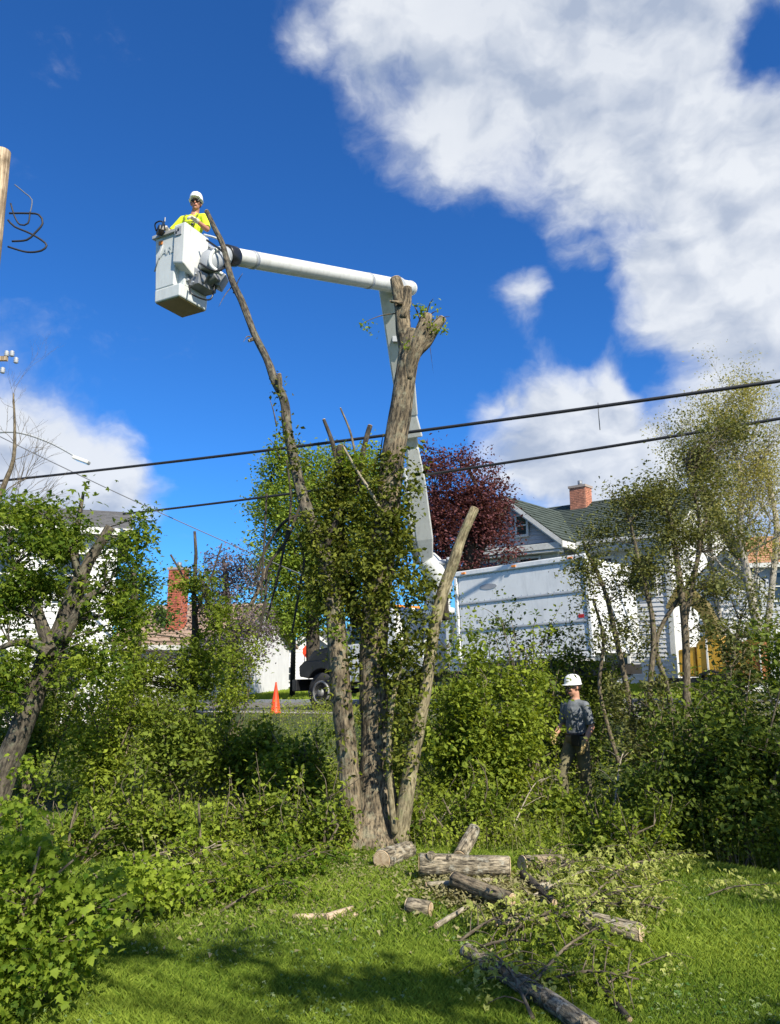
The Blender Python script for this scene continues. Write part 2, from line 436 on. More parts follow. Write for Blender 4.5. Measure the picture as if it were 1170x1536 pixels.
M['glass'] = mat_plain('dark_glass', (.03, .04, .05), .06, var=.05, bmp=0)
M['chrome'] = mat_plain('lamp_glass', (.6, .6, .6), .15, .4)
M['amber'] = mat_plain('amber_lens', (.8, .25, .02), .3)
M['yellow'] = mat_plain('yellow_machine_paint', (.52, .30, .025), .4, dirt=(.25, .17, .07))
M['ochre'] = mat_plain('ochre_chute_paint', (.17, .13, .03), .5, dirt=(.14, .10, .04))
M['orange'] = mat_plain('orange_machine_paint', (.30, .10, .02), .5, dirt=(.18, .08, .03))
M['cone'] = mat_plain('cone_orange', (.80, .06, .015), .45)
M['cable'] = mat_plain('black_cable', (.018, .018, .020), .6, scale=30)
M['drop'] = mat_plain('grey_cable', (.12, .13, .15), .6, scale=30)
M['siding'] = mat_plain('white_siding', (.70, .70, .69), .6, var=.06, scale=2, dirt=(.5, .5, .48))
M['siding_grey_and_shade'] = mat_plain('grey_siding_and_gable_shade', (.42, .44, .46), .6, var=.06, scale=2)  # grey walls of one house; also shade painted onto the white front gable
M['trim'] = mat_plain('white_trim', (.66, .66, .62), .5, dirt=(.42, .42, .38))
M['roofgreen'] = mat_ground('green_shingle', [(.3, (.035, .052, .042)), (.7, (.080, .100, .084))], 2.2, 18, .4)
M['rooftan'] = mat_ground('tan_shingle', [(.3, (.25, .17, .12)), (.7, (.42, .31, .23))], 2.2, 18, .4)
M['rooforange'] = mat_ground('orange_shingle', [(.3, (.36, .17, .09)), (.7, (.52, .28, .16))], 2.2, 18, .4)
M['roofgrey'] = mat_ground('grey_shingle', [(.3, (.09, .09, .095)), (.7, (.17, .17, .17))], 2.2, 18, .4)
M['brick'] = mat_plain('red_brick', (.42, .12, .07), .85, var=.45, scale=9, bmp=.3)
M['brick_o'] = mat_plain('orange_brick', (.48, .20, .12), .85, var=.4, scale=9, bmp=.3)
M['mortar'] = mat_plain('mortar', (.34, .28, .24), .9)
M['tan'] = mat_plain('tan_render', (.42, .34, .24), .8)
M['skin'] = mat_plain('skin', (.52, .27, .18), .5, var=.1, scale=20)
M['skin2'] = mat_plain('tanned_skin', (.44, .20, .13), .5, var=.1, scale=20)
M['hair'] = mat_plain('dark_hair', (.03, .02, .015), .7)
M['hivis'] = mat_plain('hi_vis_cloth', (.62, .78, .02), .75, var=.1, scale=14, bmp=.6)
M['tee'] = mat_plain('heather_grey_cloth', (.15, .165, .18), .9, var=.25, scale=14, bmp=.7)
M['pants'] = mat_plain('olive_work_cloth', (.15, .135, .075), .9, var=.4, scale=9, bmp=.7)
M['pants2'] = mat_plain('dark_work_cloth', (.04, .04, .045), .9, var=.4, scale=9, bmp=.7)
M['helmet'] = mat_plain('white_helmet', (.78, .79, .78), .3, var=.03, bmp=0)
M['glove'] = mat_plain('tan_glove', (.40, .30, .12), .8, var=.3, scale=20)
M['glovew'] = mat_plain('pale_glove', (.55, .52, .46), .8, var=.2, scale=20)
M['boot'] = mat_plain('brown_boot', (.08, .05, .03), .7)
M['strap'] = mat_plain('harness_webbing', (.16, .17, .02), .8)
M['decal'] = mat_plain('faded_decal', (.33, .34, .36), .5)
M['decal2'] = mat_plain('grey_lettering', (.42, .46, .46), .5)
M['curtain'] = mat_plain('window_curtain', (.30, .30, .30), .8)

# ------------------------------------------------------------------ the lie of the land
def sstep(a, b, x):
    t = np.clip((x-a)/(b-a), 0, 1); return t*t*(3-2*t)
def roadc(x, y): return (x-1.6)*.653 + (y-18.0)*.757        # metres beyond the truck's near side
def H(x, y):
    x = np.asarray(x, float); y = np.asarray(y, float)
    c = roadc(x, y)
    zr = .5 + .045*np.clip(x, -22, 10)
    z = .025*np.sin(x*1.3+1)*np.cos(y*.9) + .02*np.sin(y*2.1+x*.7)
    z = z - .28*sstep(-7.5, -6.0, c)
    t = sstep(-4.3, -1.9, c)
    return z*(1-t) + zr*t
def h(x, y): return float(H(x, y))
def ground(u, v):
    """where the sight line of a pixel meets the ground"""
    r = ray(u, v); t = 1.0
    for _ in range(4000):
        p = Vector((r.x*t, r.y*t, CAMZ+r.z*t))
        if p.z <= h(p.x, p.y) or t > 60: return p
        t += .02
    return p

# ------------------------------------------------------------------ leaves
T_OVAL = (np.array([(0, 0, 0), (-.30, .48, .07), (0, 1, -.05), (.30, .48, .07)]), np.array([(0, 2, 1), (0, 3, 2)]))
T_TRI = (np.array([(-.32, 0, 0), (.32, 0, 0), (0, 1, 0)]), np.array([(0, 1, 2)]))
_t3 = []; _f3 = []
for k, a in enumerate((-55, 0, 55)):
    ca, sa = cos(radians(a)), sin(radians(a)); ln = 1 if a == 0 else .8
    for (x, y, z) in T_OVAL[0]:
        x, y = x*ln*.85, y*ln
        _t3.append((x*ca+y*sa, -x*sa+y*ca, z-.18*y*y))
    _f3 += [tuple(i+4*k for i in f) for f in T_OVAL[1]]
T_THREE = (np.array(_t3), np.array(_f3))
_m = [(0, 0), (.16, .03), (.44, .02), (.34, .24), (.62, .52), (.34, .50), (.26, .66), (0, 1.05)]
_mm = _m + [(-x, y) for x, y in _m[-2:0:-1]]
_mv = [(0, .38, .02)] + [(x, y, -.22*(x*x+(y-.4)**2)*1.2) for x, y in _mm]
T_MAPLE = (np.array(_mv), np.array([(0, i+1, (i+1) % len(_mm)+1) for i in range(len(_mm))]))

def leaves(mb, C, size, tmpl=T_OVAL, up=.6, droop=0.0, tint=None, mi=0):
    C = np.asarray(C, float); n = len(C)
    if n == 0: return
    Tv, Tf = tmpl
    Nn = rng.normal(size=(n, 3)); Nn /= np.linalg.norm(Nn, axis=1, keepdims=True); Nn[:, 2] = np.abs(Nn[:, 2]) + up
    Nn /= np.linalg.norm(Nn, axis=1, keepdims=True)
    Y = rng.normal(size=(n, 3)); Y[:, 2] -= droop; Y -= Nn*np.sum(Y*Nn, 1, keepdims=True); Y /= np.linalg.norm(Y, axis=1, keepdims=True)
    X = np.cross(Y, Nn)
    s = (size*rng.uniform(.5, 1.45, n))[:, None, None]
    V = C[:, None, :] + s*(Tv[None, :, 0:1]*X[:, None] + Tv[None, :, 1:2]*Y[:, None] + Tv[None, :, 2:3]*Nn[:, None])
    k = len(Tv)
    F = (Tf[None] + (np.arange(n)*k)[:, None, None]).reshape(-1, 3)
    if tint is None: tint = rng.uniform(0, 1, n)
    tint = np.clip(tint + rng.normal(0, .16, n), 0, 1)
    mb.add(V.reshape(-1, 3), F, mi, False, tint=np.repeat(tint, k))

def clumps(ells, n, rc, per, shell=.5, gap=None, flat=.75, tshift=0.0):
    """leaf places: n clumps in the ellipsoids' union, 'per' leaves in each. Returns places, tint, clump centres"""
    vols = np.array([e[1][0]*e[1][1]*e[1][2] for e in ells])**.8; vols = vols/vols.sum()
    cc = []
    tries = 0
    while len(cc) < n and tries < n*30:
        tries += 1
        e = ells[rng.choice(len(ells), p=vols)]
        d = rng.normal(size=3); d /= np.linalg.norm(d); d *= rng.uniform(0, 1)**shell
        p = np.array(e[0])+d*np.array(e[1])
        if gap:
            if noise.noise(Vector(p)*gap[0]) < gap[1]: continue
        cc.append(p)
    cc = np.array(cc); n = len(cc)
    kk = rng.poisson(per, n)
    idx = np.repeat(np.arange(n), kk)
    r = rng.normal(size=(len(idx), 3))*rc*rng.uniform(.6, 1.4, (n, 1))[idx]; r[:, 2] *= flat
    ct = rng.uniform(.15, .75, n)+tshift
    return cc[idx]+r, ct[idx], cc

def twigs_to(mb, cc, stems, rad=.012, seg=4, sag=.1, tipr=.3, maxn=200, up=.35):
    """thin curved branches from the nearest lower stem point to each clump"""
    SP = np.concatenate([spline(p, r, .25)[0] for p, r in stems])
    for p in cc[:maxn]:
        d = np.linalg.norm(SP-p, axis=1) + np.maximum(0, SP[:, 2]-p[2]+.1)*2.0
        a = SP[np.argmin(d)]
        mid = (a+p)/2 + np.array([rng.normal()*.08, rng.normal()*.08, -sag if up == 0 else rng.uniform(-sag, sag)])*np.linalg.norm(p-a)
        l = np.linalg.norm(p-a)
        mb.tube([a, mid, p], [rad*(.6+.5*l), rad*.75, rad*tipr], seg, smooth=True, seed=rng.uniform(0, 9))

def tree(name, label, cat, base, stems, ells, leafmat, barkmat, n, rc, per, size, tmpl=T_OVAL, up=.6, droop=0, shell=.5, gap=None, group=None,
         seg=10, rough=.08, twr=.012, maxtw=160, trunkname='trunk', cap=True, tshift=0.0, step=.2, twigmat=None, crownname='crown', extra=None):
    r = root(name, label, cat, base, group=group)
    for i, (p, rd) in enumerate(stems):
        mb = MB(); mb.tube(p, rd, seg, rough=rough, step=step, seed=rng.uniform(0, 20), ls=1.5, cap=cap)
        mb.build(trunkname, M[barkmat], r)
    C, t, cc = clumps(ells, n, rc, per, shell, gap, tshift=tshift)
    if maxtw:
        mb = MB(); twigs_to(mb, cc, stems, twr, maxn=maxtw); mb.build('twigs', M[twigmat or barkmat], r, kind='stuff')
    if per:
        mb = MB(); leaves(mb, C, size, tmpl, up, droop, t)
        if extra is not None: leaves(mb, extra[0], extra[1], tmpl, up, droop, None)
        mb.build(crownname, M[leafmat], r)
    return r
def E(u, v, y, ru, rv, ry=None):
    """crown ellipsoid seen at a pixel, with pixel radii, at distance y"""
    k = mpp(v, y)
    return (tuple(at(u, v, y)), (ru*k, ry if ry else (ru*k*.8+.05), rv*k))
def PT(lst, y):
    """sight-line points (u, v[, y]) and pixel widths -> stem"""
    pts = []; rad = []
    for e in lst:
        yy = e[3] if len(e) > 3 else y
        pts.append(at(e[0], e[1], yy)); rad.append(e[2]/2*mpp(e[1], yy))
    return pts, rad
# ------------------------------------------------------------------ ground, road
def build_ground():
    xs = np.concatenate([np.linspace(-900, -60, 12), np.linspace(-55, -16, 20), np.arange(-15, 15.01, .3), np.linspace(16, 55, 20), np.linspace(60, 900, 12)])
    ys = np.concatenate([np.linspace(-200, -12, 10), np.arange(-10, 28, .3), np.linspace(29, 60, 16), np.linspace(70, 1500, 14)])
    X, Y = np.meshgrid(xs, ys); Z = H(X, Y)
    n, m = X.shape; idx = np.arange(n*m).reshape(n, m)
    q = np.stack([idx[:-1, :-1], idx[:-1, 1:], idx[1:, 1:], idx[1:, :-1]], -1).reshape(-1, 4)
    mb = MB(); mb.add(np.stack([X, Y, Z], -1).reshape(-1, 3), q, smooth=True)
    mb.build('ground', M['lawn'], kind='structure')
    # road: a ribbon along the truck, 4 mm and more above the ground sheet
    def rib(c0, c1, dz, s0=-14, s1=60, st=1.0):
        P = []
        ss = np.arange(s0, s1, st)
        for s_ in ss:
            for c in (c0, c1):
                x = 1.6 + .653*c - .757*s_; y = 18 + .757*c + .653*s_
                P.append((x, y, h(x, y)+dz))
        k = len(ss); q = [(2*i, 2*i+1, 2*i+3, 2*i+2) for i in range(k-1)]
        b = MB(); b.add(P, np.array(q)); return b
    rib(-1.0, 2.9, .012).build('road', M['asphalt'], kind='structure')
    rib(-.75, -.63, .018).build('road_edge_line', M['line'], kind='structure')
    # kerb on the far side
    mb = MB()
    for c0, c1, z0, z1 in ((2.9, 3.05, -.1, .10),):
        for s_ in np.arange(-14, 60, 2.0):
            P = []
            for ds in (0, 1.995):
                for c in (c0, c1):
                    x = 1.6+.653*c-.757*(s_+ds); y = 18+.757*c+.653*(s_+ds); zz = h(x, y)
                    P += [(x, y, zz+z0), (x, y, zz+z1)]
            mb.add(P, np.array([(0, 1, 5, 4), (1, 3, 7, 5), (2, 6, 7, 3), (0, 2, 3, 1), (4, 5, 7, 6)]))
    mb.build('kerb', M['ltgrey'], kind='structure')
build_ground()

def build_grass():
    # blades on the lawn, thinner with distance
    def field(n, y0, y1, hh, wd, power=1.0):
        y = y0 + (y1-y0)*rng.uniform(0, 1, n)**power
        x = rng.uniform(-1, 1, n)*(y*.58+.5)
        return x, y
    mb = MB()
    for n, y0, y1, hh, wd in ((330000, 2.6, 5.4, .030, .0042), (190000, 5.4, 9.5, .042, .007)):
        x, y = field(n, y0, y1, hh, wd)
        dn = np.array([noise.noise(Vector((a*.9, b*.9, 3))) for a, b in zip(x[::20], y[::20])]).repeat(20)[:n]
        # tufts
        tuft = rng.normal(0, .012, (n, 2)); x = x+tuft[:, 0]; y = y+tuft[:, 1]
        z = H(x, y)
        pt = np.sin(x*2.1+1.3*np.sin(y*1.7))*np.cos(y*2.6+x) 
        hgt = hh*rng.uniform(.5, 1.5, n)*(1+.35*pt)
        lean = rng.normal(0, .5, (n, 2))*hgt[:, None]
        a = rng.uniform(0, pi, n); w = wd*rng.uniform(.6, 1.3, n)
        dx, dy = np.cos(a)*w/2, np.sin(a)*w/2
        V = np.zeros((n, 4, 3))
        V[:, 0] = np.stack([x-dx, y-dy, z-.004], -1); V[:, 1] = np.stack([x+dx, y+dy, z-.004], -1)
        V[:, 2] = np.stack([x+dx*.7+lean[:, 0]*.45, y+dy*.7+lean[:, 1]*.45, z+hgt*.62], -1)
        V[:, 3] = np.stack([x+lean[:, 0], y+lean[:, 1], z+hgt], -1)
        b = np.arange(n)[:, None]*4
        F = np.concatenate([b+np.array([[0, 1, 2]]), b+np.array([[0, 2, 3]])])
        dn2 = np.array([noise.noise(Vector((a*1.1, b*1.6, 5))) for a, b in zip(x[::10], y[::10])]).repeat(10)[:n] if False else .5*np.sin(x*3.3+2*np.sin(y*2.3))*np.sin(y*4.1+x)
        tint = np.clip(.42+.2*pt+.25*dn2+rng.normal(0, .22, n), 0, 1)
        mb.add(V.reshape(-1, 3), F, tint=np.repeat(tint, 4))
    mb.build('lawn_grass', M['blade'], kind='stuff')
    mb = MB()
    n = 16000
    y = 2.8+7*rng.uniform(0, 1, n)**1.2; x = rng.uniform(-1, 1, n)*(y*.58+.3)
    keep = np.array([noise.noise(Vector((a*1.4, b*1.4, 8))) > -.02 for a, b in zip(x, y)])
    x, y = x[keep], y[keep]
    leaves(mb, np.stack([x, y, H(x, y)+rng.uniform(.012, .05, len(x))], -1), .018, T_THREE, 1.2)
    mb.build('clover_and_fallen_leaves', M['clover'], kind='stuff')
    # rank weeds over the ditch and bank, in drifts of different height and colour
    mb = MB()
    n = 46000
    y = rng.uniform(7.4, 19.5, n); x = rng.uniform(-1, 1, n)*(y*.60+.5)
    c = roadc(x, y); k = (c < -1.15) & (c > -9.7); x, y, c = x[k], y[k], c[k]
    k = ~((np.abs(x+.15) < .45) & (np.abs(y-7.9) < .45)); x, y, c = x[k], y[k], c[k]
    z = H(x, y); dr = .5+.5*np.sin(x*1.7+1.1*np.sin(y*1.3))*np.sin(y*1.9+.7*x); low = np.clip((c+10)/2.5, .25, 1)
    n = len(x); hgt = (.12+.55*dr*rng.uniform(.4, 1, n))*low
    l = rng.normal(0, .10, (n, 2)); w = .005
    tip = np.stack([x+l[:, 0], y+l[:, 1], z+hgt], -1); a = np.stack([x, y, z], -1)
    m = n//5
    V = np.zeros((m, 3, 3)); V[:, 0] = a[:m]; V[:, 1] = a[:m]+[w, 0, 0]; V[:, 2] = tip[:m]+[0, 0, .08]
    mb.add(V.reshape(-1, 3), np.arange(3*m).reshape(m, 3), 1, tint=np.repeat(rng.uniform(0, 1, m), 3))
    for j in range(3):
        t_ = rng.uniform(.25, 1, n)[:, None]
        leaves(mb, a+(tip-a)*t_+rng.normal(0, .02, (n, 3)), .042, T_OVAL, .3, tint=.15+.55*dr+.3*rng.uniform(0, 1, n)*t_[:, 0])
    mb.build('bank_weeds', [M['bush'], M['drygrass']], kind='stuff')
    # mown verge beyond the road (bright strip)
    mb = MB(); n = 26000
    s_ = rng.uniform(-4, 26, n); c = rng.uniform(3.2, 12, n)
    x = 1.6+.653*c-.757*s_; y = 18+.757*c+.653*s_; z = H(x, y)
    V = np.zeros((n, 3, 3)); w = rng.uniform(.02, .05, n); hg = rng.uniform(.05, .12, n)
    V[:, 0] = np.stack([x-w, y, z], -1); V[:, 1] = np.stack([x+w, y, z], -1); V[:, 2] = np.stack([x+rng.normal(0, .04, n), y, z+hg], -1)
    mb.add(V.reshape(-1, 3), np.arange(3*n).reshape(n, 3), tint=np.repeat(rng.uniform(.4, 1, n), 3))
    mb.build('verge_grass', M['blade'], kind='stuff')
build_grass()

# ------------------------------------------------------------------ houses
YAW = -atan2(.653, .757)
def siding(mb, x0, x1, z0, z1, y, pitch=.16, face=-1):
    """lap boards on a wall that faces local -Y (face=-1)"""
    z = z0
    while z < z1-.01:
        zt = min(z+pitch, z1)
        mb.add([(x0, y, z), (x1, y, z), (x1, y+.03*face, z), (x0, y+.03*face, z), (x0, y+.006*face, zt), (x1, y+.006*face, zt)],
               [np.array([(3, 2, 5, 4)]), np.array([(0, 1, 2, 3)])])
        z = zt
def gable_siding(mb, xc, half, z0, rise, y, pitch=.16):
    z = 0
    while z < rise-.02:
        w0 = half*(1-z/rise); zt = min(z+pitch, rise); w1 = half*(1-zt/rise)
        mb.add([(xc-w0, y, z0+z), (xc+w0, y, z0+z), (xc+w0, y-.03, z0+z), (xc-w0, y-.03, z0+z), (xc-w1, y-.006, z0+zt), (xc+w1, y-.006, z0+zt)],
               [np.array([(3, 2, 5, 4)]), np.array([(0, 1, 2, 3)])])
        z = zt
def window(par, x, z, w, hh, y, M_frame='trim', side=None):
    """window on a wall facing local -Y at depth y"""
    f = MB(); t = .09
    for (cx, cz, sx, sz) in ((x, z-hh/2-t/2, w+2*t, t), (x, z+hh/2+t/2, w+2*t, t), (x-w/2-t/2, z, t, hh), (x+w/2+t/2, z, t, hh), (x, z, w, .05)):
        f.box((cx, y-.05, cz), (sx, .07, sz))
    fo = f.build('window', M[M_frame], par, world=False)
    p = MB(); p.box((x, y-.035, z), (w, .012, hh)); p.build('pane', M['glass'], fo, world=False)
def slope(par, name, pts_eave, pts_ridge, mat, n, thick=.10):
    """a roof slope as overlapping courses; eave (a, b) -> ridge (a, b)"""
    a0, b0 = [np.array(p, float) for p in pts_eave]; a1, b1 = [np.array(p, float) for p in pts_ridge]
    nrm = np.cross(b0-a0, a1-a0); nrm /= np.linalg.norm(nrm)
    if nrm[2] < 0: nrm = -nrm
    mb = MB()
    dn = nrm*thick
    mb.add([a0-dn, b0-dn, b1-dn, a1-dn, a0, b0, b1, a1], np.array([(0, 3, 2, 1), (0, 1, 5, 4), (1, 2, 6, 5), (2, 3, 7, 6), (3, 0, 4, 7)]))
    for i in range(n):
        t0, t1 = i/n, (i+1)/n
        p = a0+(a1-a0)*t0; q = b0+(b1-b0)*t0; r = b0+(b1-b0)*t1; s_ = a0+(a1-a0)*t1
        m_ = max(2, int(np.linalg.norm(q-p)/.6)); 
        for k in range(m_):   # tabs sit a little proud by turns
            e = .028+.008*((k+i) % 2)+rng.uniform(0, .006)
            P0 = p+(q-p)*k/m_; P1 = p+(q-p)*(k+1)/m_; P2 = s_+(r-s_)*(k+1)/m_; P3 = s_+(r-s_)*k/m_
            mb.add([P0+nrm*e, P1+nrm*e, P2+nrm*.004, P3+nrm*.004, P0, P1], [np.array([(0, 1, 2, 3)]), np.array([(4, 5, 1, 0)])])
    return mb.build(name, mat, par, world=False, kind='stuff')
def bricks(mb, x, y, z0, z1, w, d, bh=.075, bl=.21):
    """brick faces of a chimney block, each brick proud of the mortar"""
    z = z0; i = 0
    while z < z1-.03:
        for (ox, oy, ux, uy, ln) in ((x-w/2, y-d/2, 1, 0, w), (x+w/2, y-d/2, 0, 1, d), (x-w/2, y+d/2, 0, -1, d)):
            k = -(i % 2)*bl/2
            while k < ln:
                a = max(k, 0)+.008; b = min(k+bl, ln)-.008
                if b-a > .03:
                    nx, ny = uy, -ux; e = .012+rng.uniform(0, .006)
                    c = [(ox+ux*s_+nx*q, oy+uy*s_+ny*q, zz) for q in (0, e) for s_, zz in ((a, z+.007), (b, z+.007), (b, z+bh-.007), (a, z+bh-.007))]
                    mb.add(c, np.array([(4, 5, 6, 7), (0, 1, 5, 4), (2, 3, 7, 6), (1, 2, 6, 5), (3, 0, 4, 7)]))
                k += bl
        z += bh; i += 1
def chimney(par, x, y, z0, z1, w, d, mat):
    mb = MB(); mb.box((x, y, (z0+z1)/2), (w-.01, d-.01, z1-z0)); mb.box((x, y, z1+.05), (w+.10, d+.10, .10))
    c = mb.build('chimney', M['mortar'], par, world=False)
    b = MB(); bricks(b, x, y, z0, z1, w, d); b.build('brickwork', M[mat], c, world=False, kind='stuff')
    f = MB(); f.lathe([(.10, 0), (.10, .25), (.08, .25)], (x, y, z1+.10), 12); f.build('flue', M['grey'], c, world=False)

def green_house():
    o = at(865, 815, 29.0)
    zg = .4; ez = o.z; e = ez-zg; rise = 2.25
    r = root('house', 'white sided house with a dark green shingle roof and an orange brick chimney', 'house', (o.x, o.y, zg), YAW)
    # walls (local X right along the street, Y away)
    w = MB(); w.prism([(-4.3, 0), (3.3, 0), (3.3, e), (-4.3, e)], .35, 7.6)
    w.prism([(.35, e), (7.6, e), (4.0, e+rise-.15)], 3.0, 3.3, axis='x')
    w.build('wall', M['siding'], r, world=False)
    s_ = MB(); siding(s_, -.05, 3.3, 0, e-.35, .35); s_.build('siding', M['siding'], r, world=False, kind='stuff')
    w = MB(); w.prism([(-4.45, 0), (-.35, 0), (-.35, e), (-2.4, e+1.75), (-4.45, e)], -.95, 3.5); w.build('front_wing', M['siding_grey_and_shade'], r, world=False)  # white wing body in the grey that paints the gable's shade
    s_ = MB(); siding(s_, -4.45, -.35, 0, e-.4, -.95); s_.build('wing_siding', M['siding'], r, world=False, kind='stuff')
    s_ = MB(); gable_siding(s_, -2.4, 2.05, e, 1.75, -.95); s_.build('gable_siding', M['siding_grey_and_shade'], r, world=False, kind='stuff')  # white gable boards coloured grey: its shade is put into the colour
    # corner board and returned side
    for c_ in ((-.35, -.99, e/2), (3.3, .31, e/2), (-4.45, -.99, e/2)):
        t = MB(); t.box(c_, (.18, .06, e)); t.build('corner_board', M['trim'], r, world=False)
    slope(r, 'roof', ((-4.4, -.15, e), (3.65, -.15, e)), ((-4.4, 4.0, e+rise+.15), (3.65, 4.0, e+rise+.15)), M['roofgreen'], 22)
    slope(r, 'roof', ((3.65, 8.1, e), (-4.4, 8.1, e)), ((3.65, 4.0, e+rise+.15), (-4.4, 4.0, e+rise+.15)), M['roofgreen'], 16)
    slope(r, 'wing_roof', ((.10, 3.6, e), (.10, -1.35, e)), ((-2.4, 3.6, e+1.98), (-2.4, -1.35, e+1.98)), M['roofgreen'], 12)
    slope(r, 'wing_roof', ((-4.9, -1.35, e), (-4.9, 3.6, e)), ((-2.4, -1.35, e+1.98), (-2.4, 3.6, e+1.98)), M['roofgreen'], 12)
    # cornice, gutters, rake boards
    g = MB(); g.box((1.95, -.13, e-.20), (3.5, .10, .26)); g.box((1.95, .10, e-.36), (3.45, .46, .10)); g.box((1.95, -.28, e-.07), (3.6, .14, .13)); g.build('cornice', M['trim'], r, world=False, bevel=.015)
    g = MB(); g.box((-2.4, -1.22, e-.20), (4.9, .16, .24)); g.box((-2.4, -1.10, e-.38), (4.7, .34, .10)); g.box((.02, -.70, e-.16), (.18, 1.2, .24)); g.build('wing_cornice', M['trim'], r, world=False, bevel=.015)
    g = MB()
    for sx in (1, -1):
        a = np.array([-2.4+sx*2.5, -1.36, e-.02]); b = np.array([-2.4, -1.36, e+1.96])
        for dz, dy, th in ((0, 0, .20), (-.02, .03, .26)):
            g.add([a+[0, dy, -th], b+[0, dy, -th], b+[0, dy, 0], a+[0, dy, 0], a+[0, dy+.03, -th], b+[0, dy+.03, -th], b+[0, dy+.03, 0], a+[0, dy+.03, 0]],
                  np.array([(0, 1, 2, 3), (7, 6, 5, 4), (0, 4, 5, 1), (3, 2, 6, 7)]))
    g.build('rake_board', M['trim'], r, world=False)
    chimney(r, -1.55, 3.6, e+1.6, e+2.95, .72, .6, 'brick_o')
    window(r, -1.75, e+.75, .42, .72, -.985)
    window(r, -1.45, e-1.25, .8, 1.35, -.985); window(r, -3.3, e-1.25, .8, 1.35, -.985)
    window(r, .85, e-1.30, .8, 1.3, .32); window(r, 2.4, e-1.30, .8, 1.3, .32)
    window(r, 1.2, 1.7, .9, 1.4, .32); window(r, -2.4, 1.7, 1.5, 1.4, -.985)
    dd = MB(); dd.tube([(.13, -.32, e-.15), (.13, -.1, e-.5), (.08, -.05, .2)], .045, 8, step=0); dd.build('downpipe', M['trim'], r, world=False)
green_house()

def simple_house(name, label, cat, p, yaw, W, D, e, rise, roofm, wallm, wins=(), pitch=.18, over=.35, axis='x', chim=None, n=12, zg=None):
    """p = near-left corner on the ground; ridge along local X"""
    zg = h(p[0], p[1])-.1 if zg is None else zg
    r = root(name, label, cat, (p[0], p[1], zg), yaw)
    w = MB()
    if axis == 'x': w.prism([(0, 0), (D, 0), (D, e), (D/2, e+rise-.12), (0, e)], 0, W, axis='x')
    else: w.prism([(0, 0), (W, 0), (W, e), (W/2, e+rise-.12), (0, e)], 0, D)
    w.build('wall', M[wallm], r, world=False)
    s_ = MB(); siding(s_, 0, W, 0, e, -.001, pitch)
    if axis == 'y': gable_siding(s_, W/2, W/2, e, rise-.12, -.001, pitch)
    s_.build('siding', M[wallm], r, world=False, kind='stuff')
    o = over
    if axis == 'x':
        k = rise/(D/2)
        slope(r, 'roof', ((-o, -o, e-o*k), (W+o, -o, e-o*k)), ((-o, D/2, e+rise), (W+o, D/2, e+rise)), M[roofm], n)
        slope(r, 'roof', ((W+o, D+o, e-o*k), (-o, D+o, e-o*k)), ((W+o, D/2, e+rise), (-o, D/2, e+rise)), M[roofm], n)
        g = MB(); g.box((W/2, -o-.03, e-o*k-.09), (W+2*o, .05, .2)); g.build('fascia', M['trim'], r, world=False)
    else:
        k = rise/(W/2)
        slope(r, 'roof', ((-o, D+o, e-o*k), (-o, -o, e-o*k)), ((W/2, D+o, e+rise), (W/2, -o, e+rise)), M[roofm], n)
        slope(r, 'roof', ((W+o, -o, e-o*k), (W+o, D+o, e-o*k)), ((W/2, -o, e+rise), (W/2, D+o, e+rise)), M[roofm], n)
        g = MB()
        for sx in (0, 1):
            a = np.array([-o if sx == 0 else W+o, -o-.03, e-o*k-.03]); b = np.array([W/2, -o-.03, e+rise-.03])
            g.add([a+[0, 0, -.2], b+[0, 0, -.2], b, a, a+[0, .03, -.2], b+[0, .03, -.2], b+[0, .03, 0], a+[0, .03, 0]], np.array([(0, 1, 2, 3), (7, 6, 5, 4), (0, 4, 5, 1), (3, 2, 6, 7)]))
        g.build('rake_board', M['trim'], r, world=False)
    for x, z, ww, hh in wins: window(r, x, z, ww, hh, -.03)
    if chim: chimney(r, *chim)
    return r
# white house at the left, mostly behind the topped maple: its roof corner shows at (187, 772)
c = at(187, 775, 23.0)
simple_house('house', 'tall white house behind the topped maple, its grey roof corner holding the lower cable', 'house', (c.x-8.0, c.y-2.4), radians(19.5), 8.2, 7.0, c.z-.15, 1.1, 'roofgrey', 'siding',
             wins=((7.0, 4.3, .8, 1.3), (5.0, 4.3, .8, 1.3), (7.0, 1.6, .8, 1.3), (5.0, 1.6, .8, 1.3), (3.0, 1.6, .8, 1.3), (3.0, 4.3, .8, 1.3)), axis='x', over=.4)
# tan roofed house with red chimney
c = at(180, 958, 33.0)
simple_house('house', 'low white house with a tan shingle roof and a tall red brick chimney', 'house', (c.x-.3, c.y), radians(-14), 5.2, 7, c.z-h(c.x, c.y), 1.75, 'rooftan', 'siding',
             wins=((1.3, 1.1, .9, .9), (3.6, 1.1, .9, .9)), chim=(2.25, 1.2, .2, 5.7, .68, .55, 'brick'))
# far white gabled house by the lamp post
c = at(398, 1012, 44.0)
simple_house('house', 'small far white house with a steep gable beside the dark lamp post', 'house', (c.x-.3, c.y), radians(8), 5.6, 7, 1.35, 2.0, 'roofgrey', 'siding', wins=((1.4, .9, .6, .7), (2.8, 1.8, .5, .6)), axis='y', n=8)
c = at(470, 1012, 47.0)
simple_house('house', 'far pale house seen between the lamp post and the truck bonnet', 'house', (c.x, c.y), radians(-6), 7.5, 7, 2.0, 1.4, 'roofgrey', 'tan', wins=((1.5, 1.1, .8, .8), (3.4, 1.1, .8, .8)), n=8)
# orange roofed building on the right
c = at(1108, 838, 34.0)
simple_house('house', 'grey house with an orange shingle roof behind the white birch', 'house', (c.x, c.y+1.0), radians(-16), 9, 7, c.z-h(c.x, c.y)+.1, 1.6, 'rooforange', 'siding_grey_and_shade', wins=((2.2, 4.1, .9, 1.2), (4.2, 4.1, .9, 1.2), (2.2, 1.5, .9, 1.2)))
